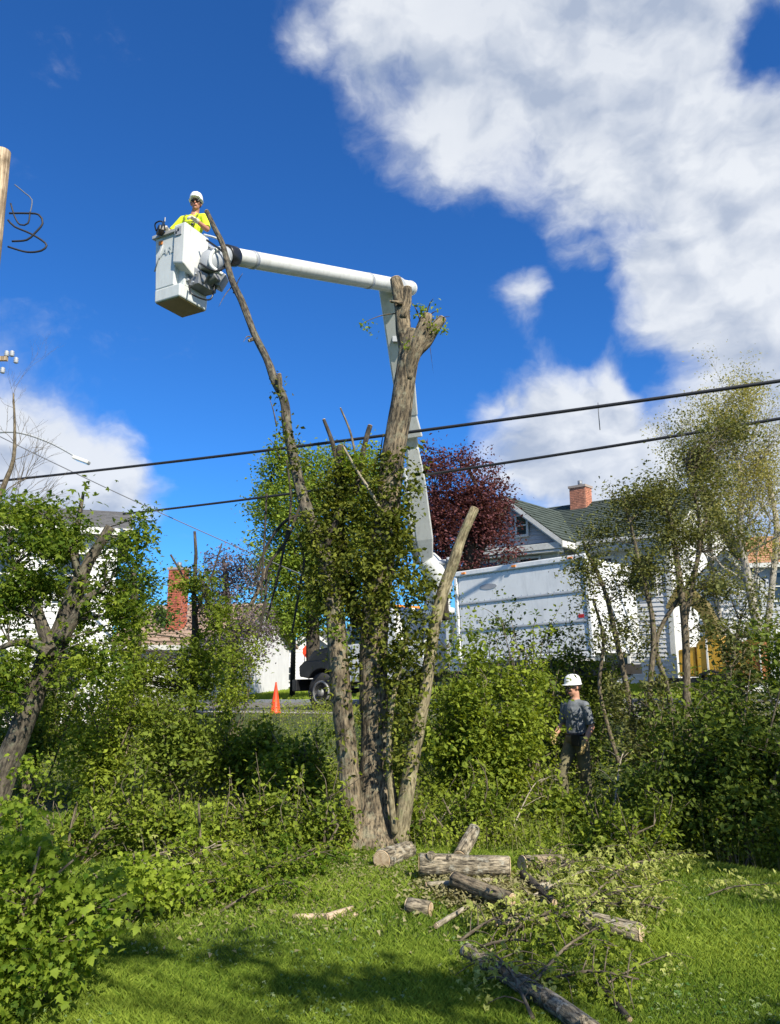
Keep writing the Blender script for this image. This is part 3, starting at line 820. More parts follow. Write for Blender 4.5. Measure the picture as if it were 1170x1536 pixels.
# white garage end beyond the chipper
c = at(1046, 900, 20.5)
simple_house('garage', 'narrow white sided garage end behind the yellow chipper', 'garage', (c.x, c.y), radians(-22), 1.5, 5, at(1046, 868, 20.5).z-h(c.x, c.y)+.1, .75, 'roofgrey', 'siding', axis='y', n=6, over=.15)

# ------------------------------------------------------------------ poles, cables, street lamp
def wooden_pole(label, p, top, r0, r1, lean=(0, 0), arm=None):
    base = (p[0], p[1], h(p[0], p[1])-.05)
    r = root('utility_pole', label, 'utility pole', base)
    mb = MB(); mb.tube([base, ((p[0]+p[0]+lean[0])/2, p[1], (base[2]+top)/2), (p[0]+lean[0], p[1]+lean[1], top)], [r0, (r0+r1)/2, r1], 28, rough=.012, step=.4)
    mb.build('post', M['pole'], r)
    return r
tp = at(8, 227, 12.0)
r = wooden_pole('pale wooden utility pole with loose black cable loops near its top', (tp.x-.05, 12.0), tp.z, .165, .135)
mb = MB(); mb.tube([(tp.x-.02, 11.86, tp.z-.18), (tp.x-.02, 11.80, tp.z-.18)], .02, 10, step=0); mb.build('bolt', M['black'], r)
mb = MB(); mb.box((tp.x+.01, 11.85, tp.z-1.9), (.20, .02, .05)); mb.build('strap_band', M['ltgrey'], r)
def L3(l, y): return [at(u, v, y) for u, v in l]
for pts, rad, mt in (([(14, 320), (40, 320), (58, 322), (64, 335), (52, 350), (40, 360), (18, 362)], .017, 'cable'),
                     ([(12, 330), (22, 340), (45, 350), (62, 360), (70, 368), (62, 376), (40, 378), (12, 370)], .017, 'cable'),
                     ([(22, 277), (38, 290), (48, 300), (45, 320)], .010, 'drop'),
                     ([(45, 318), (42, 335), (30, 337), (22, 325), (16, 305)], .014, 'cable')):
    mb = MB(); mb.tube(L3(pts, 12.0-.12), rad, 8, step=.06); mb.build('cable_loop', M[mt], r)
# farther pole just off the left edge: cross-arm end and insulators reach into view, and the street lamp
pp = at(-28, 560, 20.0)
r = wooden_pole('grey wooden utility pole at the left edge carrying a cross-arm', (pp.x, 20.0), pp.z+.9, .15, .12)
a = at(12, 541, 20.0)
mb = MB(); mb.box((pp.x, 19.86, a.z), (abs(a.x-pp.x)*2+.1, .10, .12), rz=0); mb.build('cross_arm', M['pole'], r)
for u, v in ((18, 531), (24, 541), (4, 556), (10, 531)):
    q = at(u, v, 19.86); mb = MB(); mb.lathe([(.03, -.08), (.07, -.05), (.045, -.02), (.07, .01), (.045, .04), (.06, .07), (.02, .10)], q, 12); mb.build('insulator', M['ltgrey'], r)
q0 = Vector((pp.x, 19.9, at(0, 655, 20).z)); hd = at(122, 690, 20.0)
r2 = root('street_lamp', 'long armed street lamp with a white flat head above the left tree', 'street lamp', q0)
mb = MB(); mb.tube([q0, at(20, 648, 19.9), at(70, 662, 20), at(112, 684, 20)], [.035, .03, .028, .025], 10, step=.1); mb.build('arm', M['ltgrey'], r2)
mb = MB(); mt_ = Matrix.Rotation(radians(20), 4, 'Y')
mb.box(hd, (.46, .2, .09), M=mt_); mb.build('lamp_head', M['trim'], r2, bevel=.02)
mb = MB(); mb.box(hd+Vector((.02, 0, -.055)), (.34, .16, .03), M=mt_); mb.build('lens', M['chrome'], r2)

def cable(label, pts, rad, mat='cable', group=None, sag=0):
    mb = MB(); mb.tube(pts, rad, 8, step=.5, seed=1)
    o = mb.build('overhead_cable', M[mat]); tag(o, label, 'cable', group); return o
def wline(a, b, sag, n=14):
    A = at(*a); B = at(*b); out = []
    for i in range(n+1):
        t = i/n; out.append(A.lerp(B, t)+Vector((0, 0, -sag*4*t*(1-t))))
    return out
cable('upper of the two thick black cables crossing the whole scene', wline((-260, 745, 25.5), (1420, 535, 12.0), .22), .036)
o = cable('lower of the two thick black cables, ending at the white house roof corner', wline((185, 771, 22.6), (1420, 585, 12.6), .15), .032)
cable('thin grey wire slanting down from the left pole past the lamp', wline((-30, 640, 20), (560, 905, 24), .15), .013, 'drop')
cable('thin short wire hanging from the upper cable near the right cloud', [at(897, 604, 14.6), at(898, 622, 14.6), at(900, 645, 14.6)], .009, 'drop')

# lamp post with flat top in the distance, stop sign
b = at(439, 1016, 30.0); zz = h(b.x, b.y)
r = root('lamp_post', 'dark lamp post with a flat T top beyond the road', 'lamp post', (b.x, b.y, zz))
tz = at(439, 910, 30).z
mb = MB(); mb.tube([(b.x, b.y, zz), (b.x, b.y, tz)], [.11, .08], 10, step=0); mb.build('post', M['black'], r)
mb = MB(); mb.box((b.x-.32, b.y, tz+.03), (.50, .22, .10)); mb.build('lamp_head', M['black'], r, bevel=.02)
mb = MB(); mb.box((b.x+.42, b.y, tz+.05), (.70, .22, .16)); mb.build('lamp_head', M['black'], r, bevel=.02)
b = at(464, 977, 33.0); zz = h(b.x, b.y)
r = root('road_sign', 'small red road sign on a thin post left of the truck', 'sign', (b.x, b.y, zz))
mb = MB(); mb.tube([(b.x, b.y+.03, zz), (b.x, b.y+.03, b.z+.2)], .03, 8, step=0); mb.build('post', M['ltgrey'], r)
mb = MB(); P = [(b.x+.30*cos(k*pi/4+pi/8), b.z+.30*sin(k*pi/4+pi/8)) for k in range(8)]; mb.prism(P, b.y-.01, b.y+.01); mb.build('plate', M['cone'], r)
# traffic cone at the road edge
g = at(413, 1066, 20.3); zz = h(g.x, g.y)+.012
r = root('traffic_cone', 'tall slim orange traffic cone standing on the road edge', 'traffic cone', (g.x, g.y, zz))
mb = MB(); mb.lathe([(.15, .03), (.135, .06), (.03, .72), (.022, .80), (.012, .80)], (g.x, g.y, zz), 20); mb.build('cone_body', M['cone'], r)
mb = MB(); mb.box((g.x, g.y, zz+.015), (.38, .38, .03), rz=.5); mb.build('base', M['black'], r, bevel=.01)
# ------------------------------------------------------------------ bucket truck
def wheel(par, x, y, z, r_, wdt, out=-1, name='wheel'):
    Mx = Matrix.Rotation(pi/2, 4, 'X')
    mb = MB(); rr = r_
    mb.lathe([(rr*.60, -wdt/2), (rr*.93, -wdt/2), (rr, -wdt*.38), (rr, wdt*.38), (rr*.93, wdt/2), (rr*.60, wdt/2)], (x, y, z), 36, Mx)
    for k in range(36):   # tread blocks
        a = k*2*pi/36; mb.box((x+cos(a)*rr, y, z+sin(a)*rr), (.05, wdt*.7, .035), M=Matrix.Rotation(-a+pi/2, 4, 'Y'))
    w = mb.build(name, M['rubber'], par, world=False)
    mb = MB(); yo = y+out*wdt*.5
    mb.lathe([(rr*.62, 0), (rr*.60, .03), (rr*.52, .04), (rr*.48, -.08), (rr*.2, -.10), (rr*.18, .06), (.02, .07)], (x, yo, z), 28, Matrix.Rotation(pi/2 if out < 0 else -pi/2, 4, 'X'))
    for k in range(8):
        a = k*pi/4; mb.box((x+cos(a)*rr*.34, yo-.0+out*(-.07), z+sin(a)*rr*.34), (.04, .05, .04))
    mb.build('rim', M['rim'], w, world=False)

TZ = h(1.6, 18.0)+.015
TILT = radians(-2.6)
TR = root('bucket_truck', 'white bucket truck with raised two-part boom and ribbed chip box on the road', 'truck', (1.6, 18.0, TZ), YAW, TILT)
def tb(mb, name, mat, par=None, **k): return mb.build(name, M[mat] if isinstance(mat, str) else mat, par or TR, world=False, **k)
def build_truck():
    f = MB(); f.box((-.9, .75, .80), (8.6, .10, .25)); f.box((-.9, 1.65, .80), (8.6, .10, .25))
    for x in (-4.5, -3, -1.2, .6, 2.4, 3.6): f.box((x, 1.2, .80), (.10, .80, .2))
    tb(f, 'chassis', 'black')
    for x, dual in ((-4.55, 0), (2.2, 1)):
        f = MB(); f.tube([(x, .3, .52), (x, 2.1, .52)], .07, 10, step=0); tb(f, 'axle', 'black')
        wheel(TR, x, .20, .51, .51, .28); wheel(TR, x, 2.2, .51, .51, .28, 1)
        if dual: wheel(TR, x, .52, .51, .51, .26); wheel(TR, x, 1.9, .51, .51, .26, 1)
    # chip box with three panels a side and a heavy top rim
    f = MB(); x0, x1, y0, y1, z0, z1 = .08, 3.35, 0.0, 2.4, 1.15, 3.13
    f.box(((x0+x1)/2, 1.2, z0+.04), (x1-x0, 2.36, .08)); f.box((x0+.04, 1.2, (z0+z1)/2), (.08, 2.36, z1-z0)); f.box((x1-.03, 1.2, (z0+z1)/2), (.06, 2.36, z1-z0-.06))
    f.box(((x0+x1)/2, 2.36, (z0+z1)/2), (x1-x0-.18, .06, z1-z0-.02)); f.box(((x0+x1)/2, .05, (z0+z1)/2), (x1-x0-.18, .06, z1-z0-.02)); f.box(((x0+x1)/2, 1.2, z1-.05), (x1-x0-.02, 2.26, .06))
    box = tb(f, 'chip_box', 'white')
    f = MB(); f.box(((x0+x1)/2, .0, z1-.02), (x1-x0+.08, .12, .12)); f.box((x0, 1.25, z1-.02), (.10, 2.36, .12)); f.box((x0-.015, -.005, (z0+z1)/2-.04), (.09, .09, z1-z0-.1)); f.box((x1+.01, -.005, (z0+z1)/2-.04), (.09, .09, z1-z0-.1)); f.box(((x0+x1)/2, -.0, z0-.03), (x1-x0+.05, .10, .12))
    tb(f, 'rim_frame', 'white', box, bevel=.02)
    zs = (z1-.09, z1-.72, z1-1.33, z0+.04)
    for i in range(3):
        f = MB(); f.box(((x0+x1)/2, .008, (zs[i]+zs[i+1])/2), (x1-x0-.10, .045, zs[i]-zs[i+1]-.035)); tb(f, 'panel', 'white', box, bevel=.012)
        if i < 2:
            f = MB(); f.box(((x0+x1)/2, -.012, zs[i+1]-.005), (x1-x0-.10, .05, .045)); tb(f, 'rib', 'ltgrey', box, bevel=.01)
    f = MB(); P = [(.95+.23*cos(a), zs[0]-.30+.065*sin(a)) for a in np.linspace(0, 2*pi, 28, endpoint=False)]; f.prism(P, -.022, -.012); tb(f, 'emblem', 'decal', box)
    for sx in (.62, .95):
        f = MB(); f.box((sx, -.018, zs[1]-.42), (.035, .012, .07)); tb(f, 'mark', 'decal', box)
    for x_ in (x0+.25, x0+1.6, x1-.3):
        f = MB(); f.box((x_, -.075, z1-.02), (.10, .025, .04)); tb(f, 'marker_light', 'amber', box)
    f = MB()
    for zc in (zs[0]-.03, zs[1]+.05, zs[1]-.06, zs[2]+.05, zs[2]-.06):
        for x_ in np.arange(x0+.12, x1-.08, .16): f.box((x_, -.017, zc), (.014, .008, .014))
    tb(f, 'rivets', 'ltgrey', box, kind='stuff')
    f = MB(); f.box((x1-.18, -.02, zs[2]+.10), (.12, .012, .07)); tb(f, 'reflector', 'red', box)
    # bins ahead of the box, pedestal
    for c_, s_ in (((-.18, 1.2, 1.55), (.34, 2.3, 1.3)), ((-1.45, .35, 1.30), (.9, .55, .75)), ((-1.45, 2.05, 1.3), (.9, .55, .75))):
        f = MB(); f.box(c_, s_); tb(f, 'tool_bin', 'white', bevel=.02)
    f = MB(); f.box((-.18, .035, 1.60), (.30, .02, 1.1)); tb(f, 'bin_door', 'white', bevel=.008)
    f = MB(); f.box((-1.45, .06, 1.3), (.78, .02, .6)); tb(f, 'bin_door', 'white', bevel=.008)
    # cab
    prof = [(-3.95, .75), (-1.95, .75), (-1.95, 2.45), (-2.05, 2.58), (-3.25, 2.58), (-3.95, 1.78)]
    f = MB(); f.prism(prof, .12, 2.28); cab = tb(f, 'cab', 'white', bevel=.04)
    f = MB(); f.prism([(-3.42, 1.72), (-2.35, 1.72), (-2.35, 2.40), (-3.1, 2.40), (-3.62, 1.80), (-3.62, 1.72)], .112, .14); tb(f, 'side_window', 'glass', cab)
    f = MB(); n_ = Vector((-.8, 0, .7)).normalized()
    a = Vector((-3.98, 0, 1.80)); b = Vector((-3.32, 0, 2.52)); w = n_*.02
    f.add([(a.x+w.x, .28, a.z+w.z), (a.x+w.x, 2.12, a.z+w.z), (b.x+w.x, 2.12, b.z+w.z), (b.x+w.x, .28, b.z+w.z)], np.array([(0, 1, 2, 3)])); tb(f, 'windscreen', 'glass', cab)
    f = MB(); f.box((-2.85, .108, 1.28), (1.15, .03, .84)); d = tb(f, 'door', 'white', cab, bevel=.012)
    f = MB(); f.box((-2.45, .085, 1.52), (.16, .03, .04)); tb(f, 'handle', 'black', d)
    f = MB(); f.tube([(-3.6, .10, 2.1), (-3.75, -.15, 2.15), (-3.75, -.15, 1.7), (-3.6, .1, 1.65)], .015, 6, step=0); f.box((-3.75, -.17, 1.92), (.06, .20, .42)); tb(f, 'mirror', 'black', cab)
    # black bonnet, wings, bumper, grille
    f = MB(); f.prism([(-5.45, .95), (-3.95, .95), (-3.95, 1.78), (-5.2, 1.66), (-5.45, 1.45)], .42, 1.98); tb(f, 'bonnet', 'black', bevel=.06)
    for y0_, y1_ in ((.06, .46), (1.94, 2.34)):
        f = MB(); P = [(-5.4, .95)] + [(-4.55-.62*cos(t), .51+.62*sin(t)) for t in np.linspace(.65, pi-.65, 9)] + [(-3.95, .95), (-3.95, 1.36), (-5.2, 1.36), (-5.42, 1.22)]
        f.prism(P[::-1], y0_, y1_); tb(f, 'wing', 'black', bevel=.03)
    f = MB(); f.box((-5.58, 1.2, .72), (.16, 2.35, .32)); tb(f, 'bumper', 'black', bevel=.03)
    f = MB(); f.box((-5.47, 1.2, 1.2), (.04, 1.1, .44)); tb(f, 'grille', 'grey')
    for y_ in (.36, 2.04):
        f = MB(); f.box((-5.46, y_, 1.12), (.06, .30, .2)); tb(f, 'headlight', 'chrome', bevel=.02)
    f = MB(); f.box((-2.6, 1.2, 2.63), (.5, .9, .09)); tb(f, 'light_bar', 'amber', bevel=.02)
    # pedestal of the boom
    f = MB(); f.box((-1.45, 1.2, 1.05), (.9, 1.2, .35)); f.tube([(-1.45, 1.2, 1.2), (-1.45, 1.2, 2.35)], .34, 24, step=0); f.tube([(-1.45, 1.2, 2.35), (-1.45, 1.2, 2.50)], .46, 24, step=0)
    tb(f, 'pedestal', 'white')
build_truck()

def BPT(P, q): return P(*q)
def build_boom():
    W = lambda *a: at(*a)
    piv = W(652, 868, 19.0)             # turret pin
    knee = W(640, 838, 18.7)
    elb = W(588, 438, 15.0)
    # turret: the curved casting from the pedestal up to the pin
    ped = WM[TR.name] @ Vector((-1.45, 1.2, 2.45))
    f = MB(); f.tube([ped, ped+Vector((.02, -.05, .5)), W(655, 900, 19.0), W(661, 880, 18.9), W(652, 855, 18.8), knee], [.36, .30, .24, .30, .30, .24], 16, step=.15)
    f.build('turret', M['boomwhite'], TR)
    f = MB(); f.tube([W(640, 846, 18.6), W(672, 843, 18.6)], .07, 12, step=0); f.tube([W(670, 843, 18.6), W(676, 843, 18.6)], .12, 12, step=0); f.build('pin', M['ltgrey'], TR)
    # lower boom: boxed steel section, then fibreglass insert, then steel tip
    def boxed(pts, wd, hh, name, mat='boomwhite', bev=.03):
        f = MB(); a = Vector(pts[0]); b = Vector(pts[-1]); T = (b-a).normalized()
        X = T.cross(Vector((0, 1, .3))).normalized(); Y = T.cross(X).normalized()
        V = []
        for p, w_, h_ in zip(pts, wd, hh):
            for sx, sy in ((-1, -1), (1, -1), (1, 1), (-1, 1)): V.append(Vector(p)+X*sx*w_/2+Y*sy*h_/2)
        n = len(pts); idx = np.arange(4*n).reshape(n, 4)
        q = np.stack([idx[:-1], np.roll(idx[:-1], -1, 1), np.roll(idx[1:], -1, 1), idx[1:]], -1).reshape(-1, 4)
        f.add([tuple(v) for v in V], [q, idx[0][::-1].reshape(1, 4).copy(), idx[-1].reshape(1, 4).copy()])
        return f.build(name, M[mat], TR, bevel=bev)
    def lp(t): return knee.lerp(elb, t)
    boxed([lp(0), lp(.10), lp(.34), lp(.46)], [.28, .42, .40, .28], [.34, .46, .44, .32], 'lower_boom')
    boxed([lp(.44), lp(.60)], [.28, .30], [.28, .3], 'boom_insert')
    boxed([lp(.50), lp(.585), lp(.6)], [.52, .38, .34], [.44, .4, .36], 'boom_collar')
    boxed([lp(.58), lp(.70), lp(1.03)], [.42, .48, .54], [.42, .48, .5], 'lower_boom_tip')
    f = MB(); f.tube([knee+Vector((-.25, -.1, -.1)), lp(.36)+Vector((-.26, -.3, 0))], .05, 10, step=0); f.tube([knee+Vector((-.25, -.1, -.1)), lp(.2)+Vector((-.26, -.2, 0))], .085, 12, step=0); f.build('lift_cylinder', M['ltgrey'], TR)
    for t in (.62, .72, .84):
        f = MB(); f.box(lp(t)+Vector((0, -.26, 0)), (.26, .06, .30)); f.build('cover_plate', M['ltgrey'], TR, bevel=.01)
    # elbow
    f = MB(); f.tube([W(596, 438, 15.0)+Vector((0, -.32, 0)), W(596, 438, 15.0)+Vector((0, .32, 0))], .19, 24, step=0); f.build('elbow_drum', M['ltgrey'], TR, bevel=.02)
    # upper boom: round fibreglass tube tapering towards the bucket
    tip = W(345, 384, 10.9); end = W(612, 432, 15.15)
    f = MB(); f.tube([end+(end-tip).normalized()*.12, end, end.lerp(tip, .5), tip], [.13, .152, .147, .135], 28, step=.5); f.build('upper_boom', M['boomwhite'], TR)
    f = MB(); d_ = (end-tip).normalized(); f.tube([end+d_*.05, end+d_*.16], [.165, .145], 28, step=0); f.build('boom_end_cap', M['boomwhite'], TR, bevel=.02)
    for t0_, t1_, r_ in ((.28, .295, .156), (.9, .915, .145)):
        f = MB(); f.tube([end.lerp(tip, t0_), end.lerp(tip, t1_)], r_, 28, step=0); f.build('boom_band', M['ltgrey'], TR)
    # boom tip casting, hoses, rotator
    f = MB(); f.tube([tip+d_*.12, tip-d_*.10], [.155, .165], 24, step=0); f.build('boom_tip_ring', M['black'], TR, bevel=.02)
    f = MB(); t2 = W(318, 392, 10.62)
    f.tube([tip-d_*.08, t2, W(312, 408, 10.6)], [.14, .18, .12], 18, step=.05); f.build('tip_casting', M['ltgrey'], TR)
    f = MB(); f.box(W(322, 418, 10.8), (.34, .22, .22), M=Matrix.Rotation(radians(28), 4, 'Y')); f.box(W(300, 418, 10.7), (.30, .30, .16), M=Matrix.Rotation(radians(30), 4, 'Y')); f.build('levelling_arm', M['grey'], TR, bevel=.02)
    for k, (a, b, c) in enumerate((((306, 352), (332, 362), (346, 392)), ((310, 360), (340, 385), (330, 408)), ((300, 395), (322, 406), (345, 398)))):
        f = MB(); f.tube([W(a[0], a[1], 10.45), W(b[0], b[1], 10.4), W(c[0], c[1], 10.6)], .016, 8, step=.04); f.build('hose', M['black' if k else 'boomwhite'], TR)
    f = MB(); f.tube([W(330, 372, 10.5), W(318, 380, 10.45), W(316, 398, 10.45), W(334, 412, 10.5)], .03, 8, step=.04); f.build('guard_loop', M['boomwhite'], TR)
    # bucket: square tub, narrower above its step, lip round the rim, control console at the near corner
    th = radians(-29)
    near = W(269, 443, 10.45)           # nearest bottom corner
    w, d, hh = .50, .58, 1.05
    R3 = Matrix.Rotation(th, 3, 'Z')
    org = near - R3 @ Vector((w/2, -d/2, 0))
    def P(x, y, z): return org + R3 @ Vector((x, y, z))
    def hexa(mb, lo, hi, z0, z1, g0=0.0, g1=0.0):
        v = []
        for z, g in ((z0, g0), (z1, g1)):
            for x, y in ((lo[0]-g, lo[1]-g), (hi[0]+g, lo[1]-g), (hi[0]+g, hi[1]+g), (lo[0]-g, hi[1]+g)): v.append(tuple(P(x, y, z)))
        mb.add(v, np.array([(0, 3, 2, 1), (4, 5, 6, 7), (0, 1, 5, 4), (1, 2, 6, 5), (2, 3, 7, 6), (3, 0, 4, 7)]))
    f = MB()
    hexa(f, (-w/2, -d/2), (w/2, d/2), 0, .20, 0, .004)
    hexa(f, (-w/2, -d/2+.003), (w/2-.13, d/2-.003), .197, hh, .003, .03)
    hexa(f, (w/2-.14, -d/2+.09), (w/2-.01, d/2), .197, hh, 0, .01)
    bk = f.build('bucket', M['bucketw'], TR, bevel=.02)
    f = MB(); hexa(f, (-w/2+.02, -d/2+.02), (w/2-.02, d/2-.02), -.012, .002); f.build('bottom_pad', M['ochre'], bk)
    f = MB()
    for lo, hi in (((-w/2-.07, -d/2-.06), (w/2+.04, -d/2+.0)), ((-w/2-.07, d/2), (w/2+.04, d/2+.06)), ((-w/2-.07, -d/2+.001), (-w/2-.0, d/2-.001)), ((w/2-.02, -d/2+.001), (w/2+.04, d/2-.001))): hexa(f, lo, hi, hh-.035, hh+.02)
    f.build('rim_lip', M['ltgrey'], bk, bevel=.008)
    f = MB(); hexa(f, (-w/2+.05, -d/2-.034), (-w/2+.13, -d/2-.029), .90, .96); f.build('sticker', M['amber'], bk)
    f = MB(); f.tube([BPT(P, q) for q in ((w/2+.06, -.16, .2), (w/2+.16, -.2, .02), (w/2+.24, .1, .05), (w/2+.26, .16, .4))], .013, 8, step=.04); f.build('hose', M['black'], TR)
    # raised letters worn to a grey ghost
    cu = bpy.data.curves.new('lettering', 'FONT'); cu.body = 'JARE'; cu.size = .15; cu.extrude = .002; cu.shear = .25; cu.align_x = 'CENTER'; cu.align_y = 'CENTER'
    to = bpy.data.objects.new('lettering_curve', cu); COL.objects.link(to)
    bpy.context.view_layer.update()
    me = bpy.data.meshes.new_from_object(to.evaluated_get(bpy.context.evaluated_depsgraph_get()))
    bpy.data.objects.remove(to)
    me.transform(WM[TR.name].inverted() @ Matrix.Translation(P(-.02, -d/2-.027, .76)) @ R3.to_4x4() @ Matrix.Rotation(pi/2, 4, 'X'))
    me.materials.clear(); me.materials.append(M['decal2'])
    to = bpy.data.objects.new('lettering', me); COL.objects.link(to); to.parent = bk
    # strap across the face
    f = MB(); f.tube([P(-w/2+.14, -d/2-.03, .88), P(-w/2-.02, -d/2-.012, .50)], .010, 6, step=0); f.build('cord', M['ltgrey'], bk)
    # console
    f = MB()
    v = [tuple(P(x, y, z)) for x, y, z in ((w/2-.12, -d/2-.06, .52), (w/2+.10, -d/2-.06, .46), (w/2+.10, .16, .22), (w/2-.12, .16, .30), (w/2-.12, -d/2-.06, 1.12), (w/2+.10, -d/2-.06, 1.12), (w/2+.10, .16, 1.10), (w/2-.12, .16, 1.10))]
    f.add(v, np.array([(0, 3, 2, 1), (4, 5, 6, 7), (0, 1, 5, 4), (1, 2, 6, 5), (2, 3, 7, 6), (3, 0, 4, 7)])); cs = f.build('control_console', M['boomwhite'], TR, bevel=.02)
    f = MB(); hexa(f, (w/2-.07, -d/2-.075), (w/2+.04, -d/2-.0615), .93, 1.06); f.build('warning_plate', M['decal'], cs)
    for i_, (a_, b_) in enumerate(((.02, .99), (-.02, .955))):
        f = MB(); hexa(f, (w/2-.05+a_, -d/2-.079), (w/2-.02+a_, -d/2-.076), b_, b_+.04); f.build('symbol', M['black'], cs)
    f = MB(); f.tube([P(w/2-.05, -.05, 1.1), P(w/2-.05, -.05, 1.25)], .012, 8, step=0); f.ell(P(w/2-.05, -.05, 1.27), (.025, .025, .03)); f.build('control_lever', M['black'], cs)
    # dark bracket and pivot under the console
    f = MB(); hexa(f, (w/2-.02, -.12), (w/2+.20, .26), .22, .42); f.tube([P(w/2-.02, .12, .30), P(w/2+.34, .12, .42)], .085, 16, step=0); f.tube([P(w/2+.06, -.10, .34), P(w/2+.06, .30, .34)], .10, 16, step=0)
    f.build('bucket_bracket', M['grey'], TR, bevel=.01)
    for a_, b_ in (((w/2+.02, -.14, .30), .022), ((w/2+.12, -.14, .24), .018), ((w/2+.16, -.14, .36), .02)):
        f = MB(); f.tube([P(*a_), P(a_[0], a_[1]-.03, a_[2])], b_, 8, step=0); f.build('bolt', M['ltgrey'], TR)
    return P, th
BP, BTH = build_boom()

# ------------------------------------------------------------------ wood chipper behind the truck
def build_chipper():
    p = at(1070, 985, 16.6); zz = h(p.x, p.y)+.012
    r = root('wood_chipper', 'yellow and orange wood chipper with an ochre discharge chute behind the truck', 'wood chipper', (p.x, p.y, zz), YAW); r.scale = (.68, .68, .78)
    t = lambda mb, n, m, par=r, **k: mb.build(n, M[m], par, world=False, **k)
    f = MB(); f.box((0, 0, .62), (2.2, .12, .14)); f.box((0, 1.1, .62), (2.2, .12, .14)); f.box((-1.5, .55, .62), (1.2, .12, .12)); t(f, 'frame', 'black')
    f = MB(); f.prism([(-.55, .72), (.35, .72), (.35, 1.5), (.1, 1.85), (-.3, 1.85), (-.55, 1.6)], .1, 1.0); t(f, 'drum_housing', 'yellow', bevel=.03)
    f = MB(); f.prism([(-1.15, .72), (-.6, .72), (-.6, 1.55), (-1.15, 1.45)], .15, .95); t(f, 'engine_cover', 'yellow', bevel=.04)
    f = MB(); f.prism([(.36, .8), (1.15, .62), (1.35, .62), (1.35, 1.75), (1.15, 1.75), (.36, 1.5)], .05, 1.05); t(f, 'infeed_hopper', 'orange', bevel=.02)
    f = MB(); f.box((.75, .035, 1.2), (.4, .03, .35)); t(f, 'side_panel', 'yellow', bevel=.01)
    # chute: rising then bending over towards the box
    f = MB(); pts = [(-.15, .55, 1.8), (-.15, .55, 2.2), (-.35, .55, 2.62), (-.75, .55, 2.95), (-1.1, .55, 3.02)]
    V = []; ws = (.2, .2, .21, .22, .24)
    for i, (x, y, z) in enumerate(pts):
        a = np.array(pts[min(i+1, 4)])-np.array(pts[max(i-1, 0)]); a = a/np.linalg.norm(a); n_ = np.array([a[2], 0, -a[0]])
        for sx, sy in ((-1, -1), (1, -1), (1, 1), (-1, 1)): V.append(np.array((x, y, z))+n_*sx*ws[i]*.9+np.array((0, sy*ws[i], 0)))
    idx = np.arange(20).reshape(5, 4); q = np.stack([idx[:-1], np.roll(idx[:-1], -1, 1), np.roll(idx[1:], -1, 1), idx[1:]], -1).reshape(-1, 4)
    f.add(V, [q, idx[0][::-1].reshape(1, 4).copy(), idx[-1].reshape(1, 4).copy()]); t(f, 'discharge_chute', 'ochre', bevel=.01)
    f = MB(); f.prism([(-1.12, 2.78), (-1.5, 2.62), (-1.5, 2.7), (-1.12, 3.26)], .3, .8); t(f, 'chute_deflector', 'ochre')
    f = MB(); f.tube([(-.95, .3, 1.5), (-.95, .3, 2.0), (-.98, .3, 2.1)], .05, 10, step=0); t(f, 'exhaust_pipe', 'ltgrey')
    wheel(r, .05, -.18, .40, .39, .22); wheel(r, .05, 1.28, .40, .39, .22, 1)
    f = MB(); f.prism([(-.42, .62), (-.36, .82), (.0, .93), (.42, .82), (.5, .62), (.4, .62), (.3, .78), (.0, .86), (-.28, .78), (-.34, .62)], -.33, -.04); t(f, 'mudguard', 'black')
    f = MB(); f.box((-2.2, .55, .55), (.4, .08, .08)); f.tube([(-1.9, .4, .1), (-1.9, .4, .8)], .035, 8, step=0); t(f, 'drawbar', 'black')
    for c_, s_ in (((1.36, .03, 1.1), (.03, .04, .9)), ((-.2, .06, 1.25), (.05, .04, 1.0))):
        f = MB(); f.box(c_, s_); t(f, 'guard_rail', 'trim')
build_chipper()

# ------------------------------------------------------------------ people
def hand(mb, wrist, d, side, palm_n, r=1.0, curl=.6):
    """palm and five bent fingers; d = direction of the fingers, palm_n = direction the palm faces"""
    d = Vector(d).normalized(); n = Vector(palm_n); n = (n-d*n.dot(d)).normalized(); s = d.cross(n)*side
    w = Vector(wrist)
    mb.capsule(w, w+d*.03, .026*r, .030*r, 10)
    for k in (-1, -.33, .33, 1): mb.capsule(w+d*.02+s*k*.018, w+d*.085+s*k*.027, .019*r, .015*r, 8)
    for k, ln in zip((-1, -.33, .33, 1), (.85, 1.0, 1.05, .92)):
        a = w+d*.085+s*k*.027; dd = (d*cos(curl*.4)+n*sin(curl*.4)); b = a+dd*.034*ln
        dd = (d*cos(curl*1.1)+n*sin(curl*1.1)); c = b+dd*.027*ln; dd = (d*cos(curl*1.9)+n*sin(curl*1.9)); e = c+dd*.02*ln
        mb.capsule(a, b, .0105*r, .010*r, 8); mb.capsule(b, c, .0098*r, .009*r, 8); mb.capsule(c, e, .009*r, .0078*r, 8)
    a = w+d*.025+s*.028; b = a+(d*.6+s*.75+n*.35).normalized()*.038; c = b+(d*.9+s*.25+n*.45).normalized()*.032
    mb.capsule(a, b, .014*r, .012*r, 8); mb.capsule(b, c, .0115*r, .0095*r, 8)

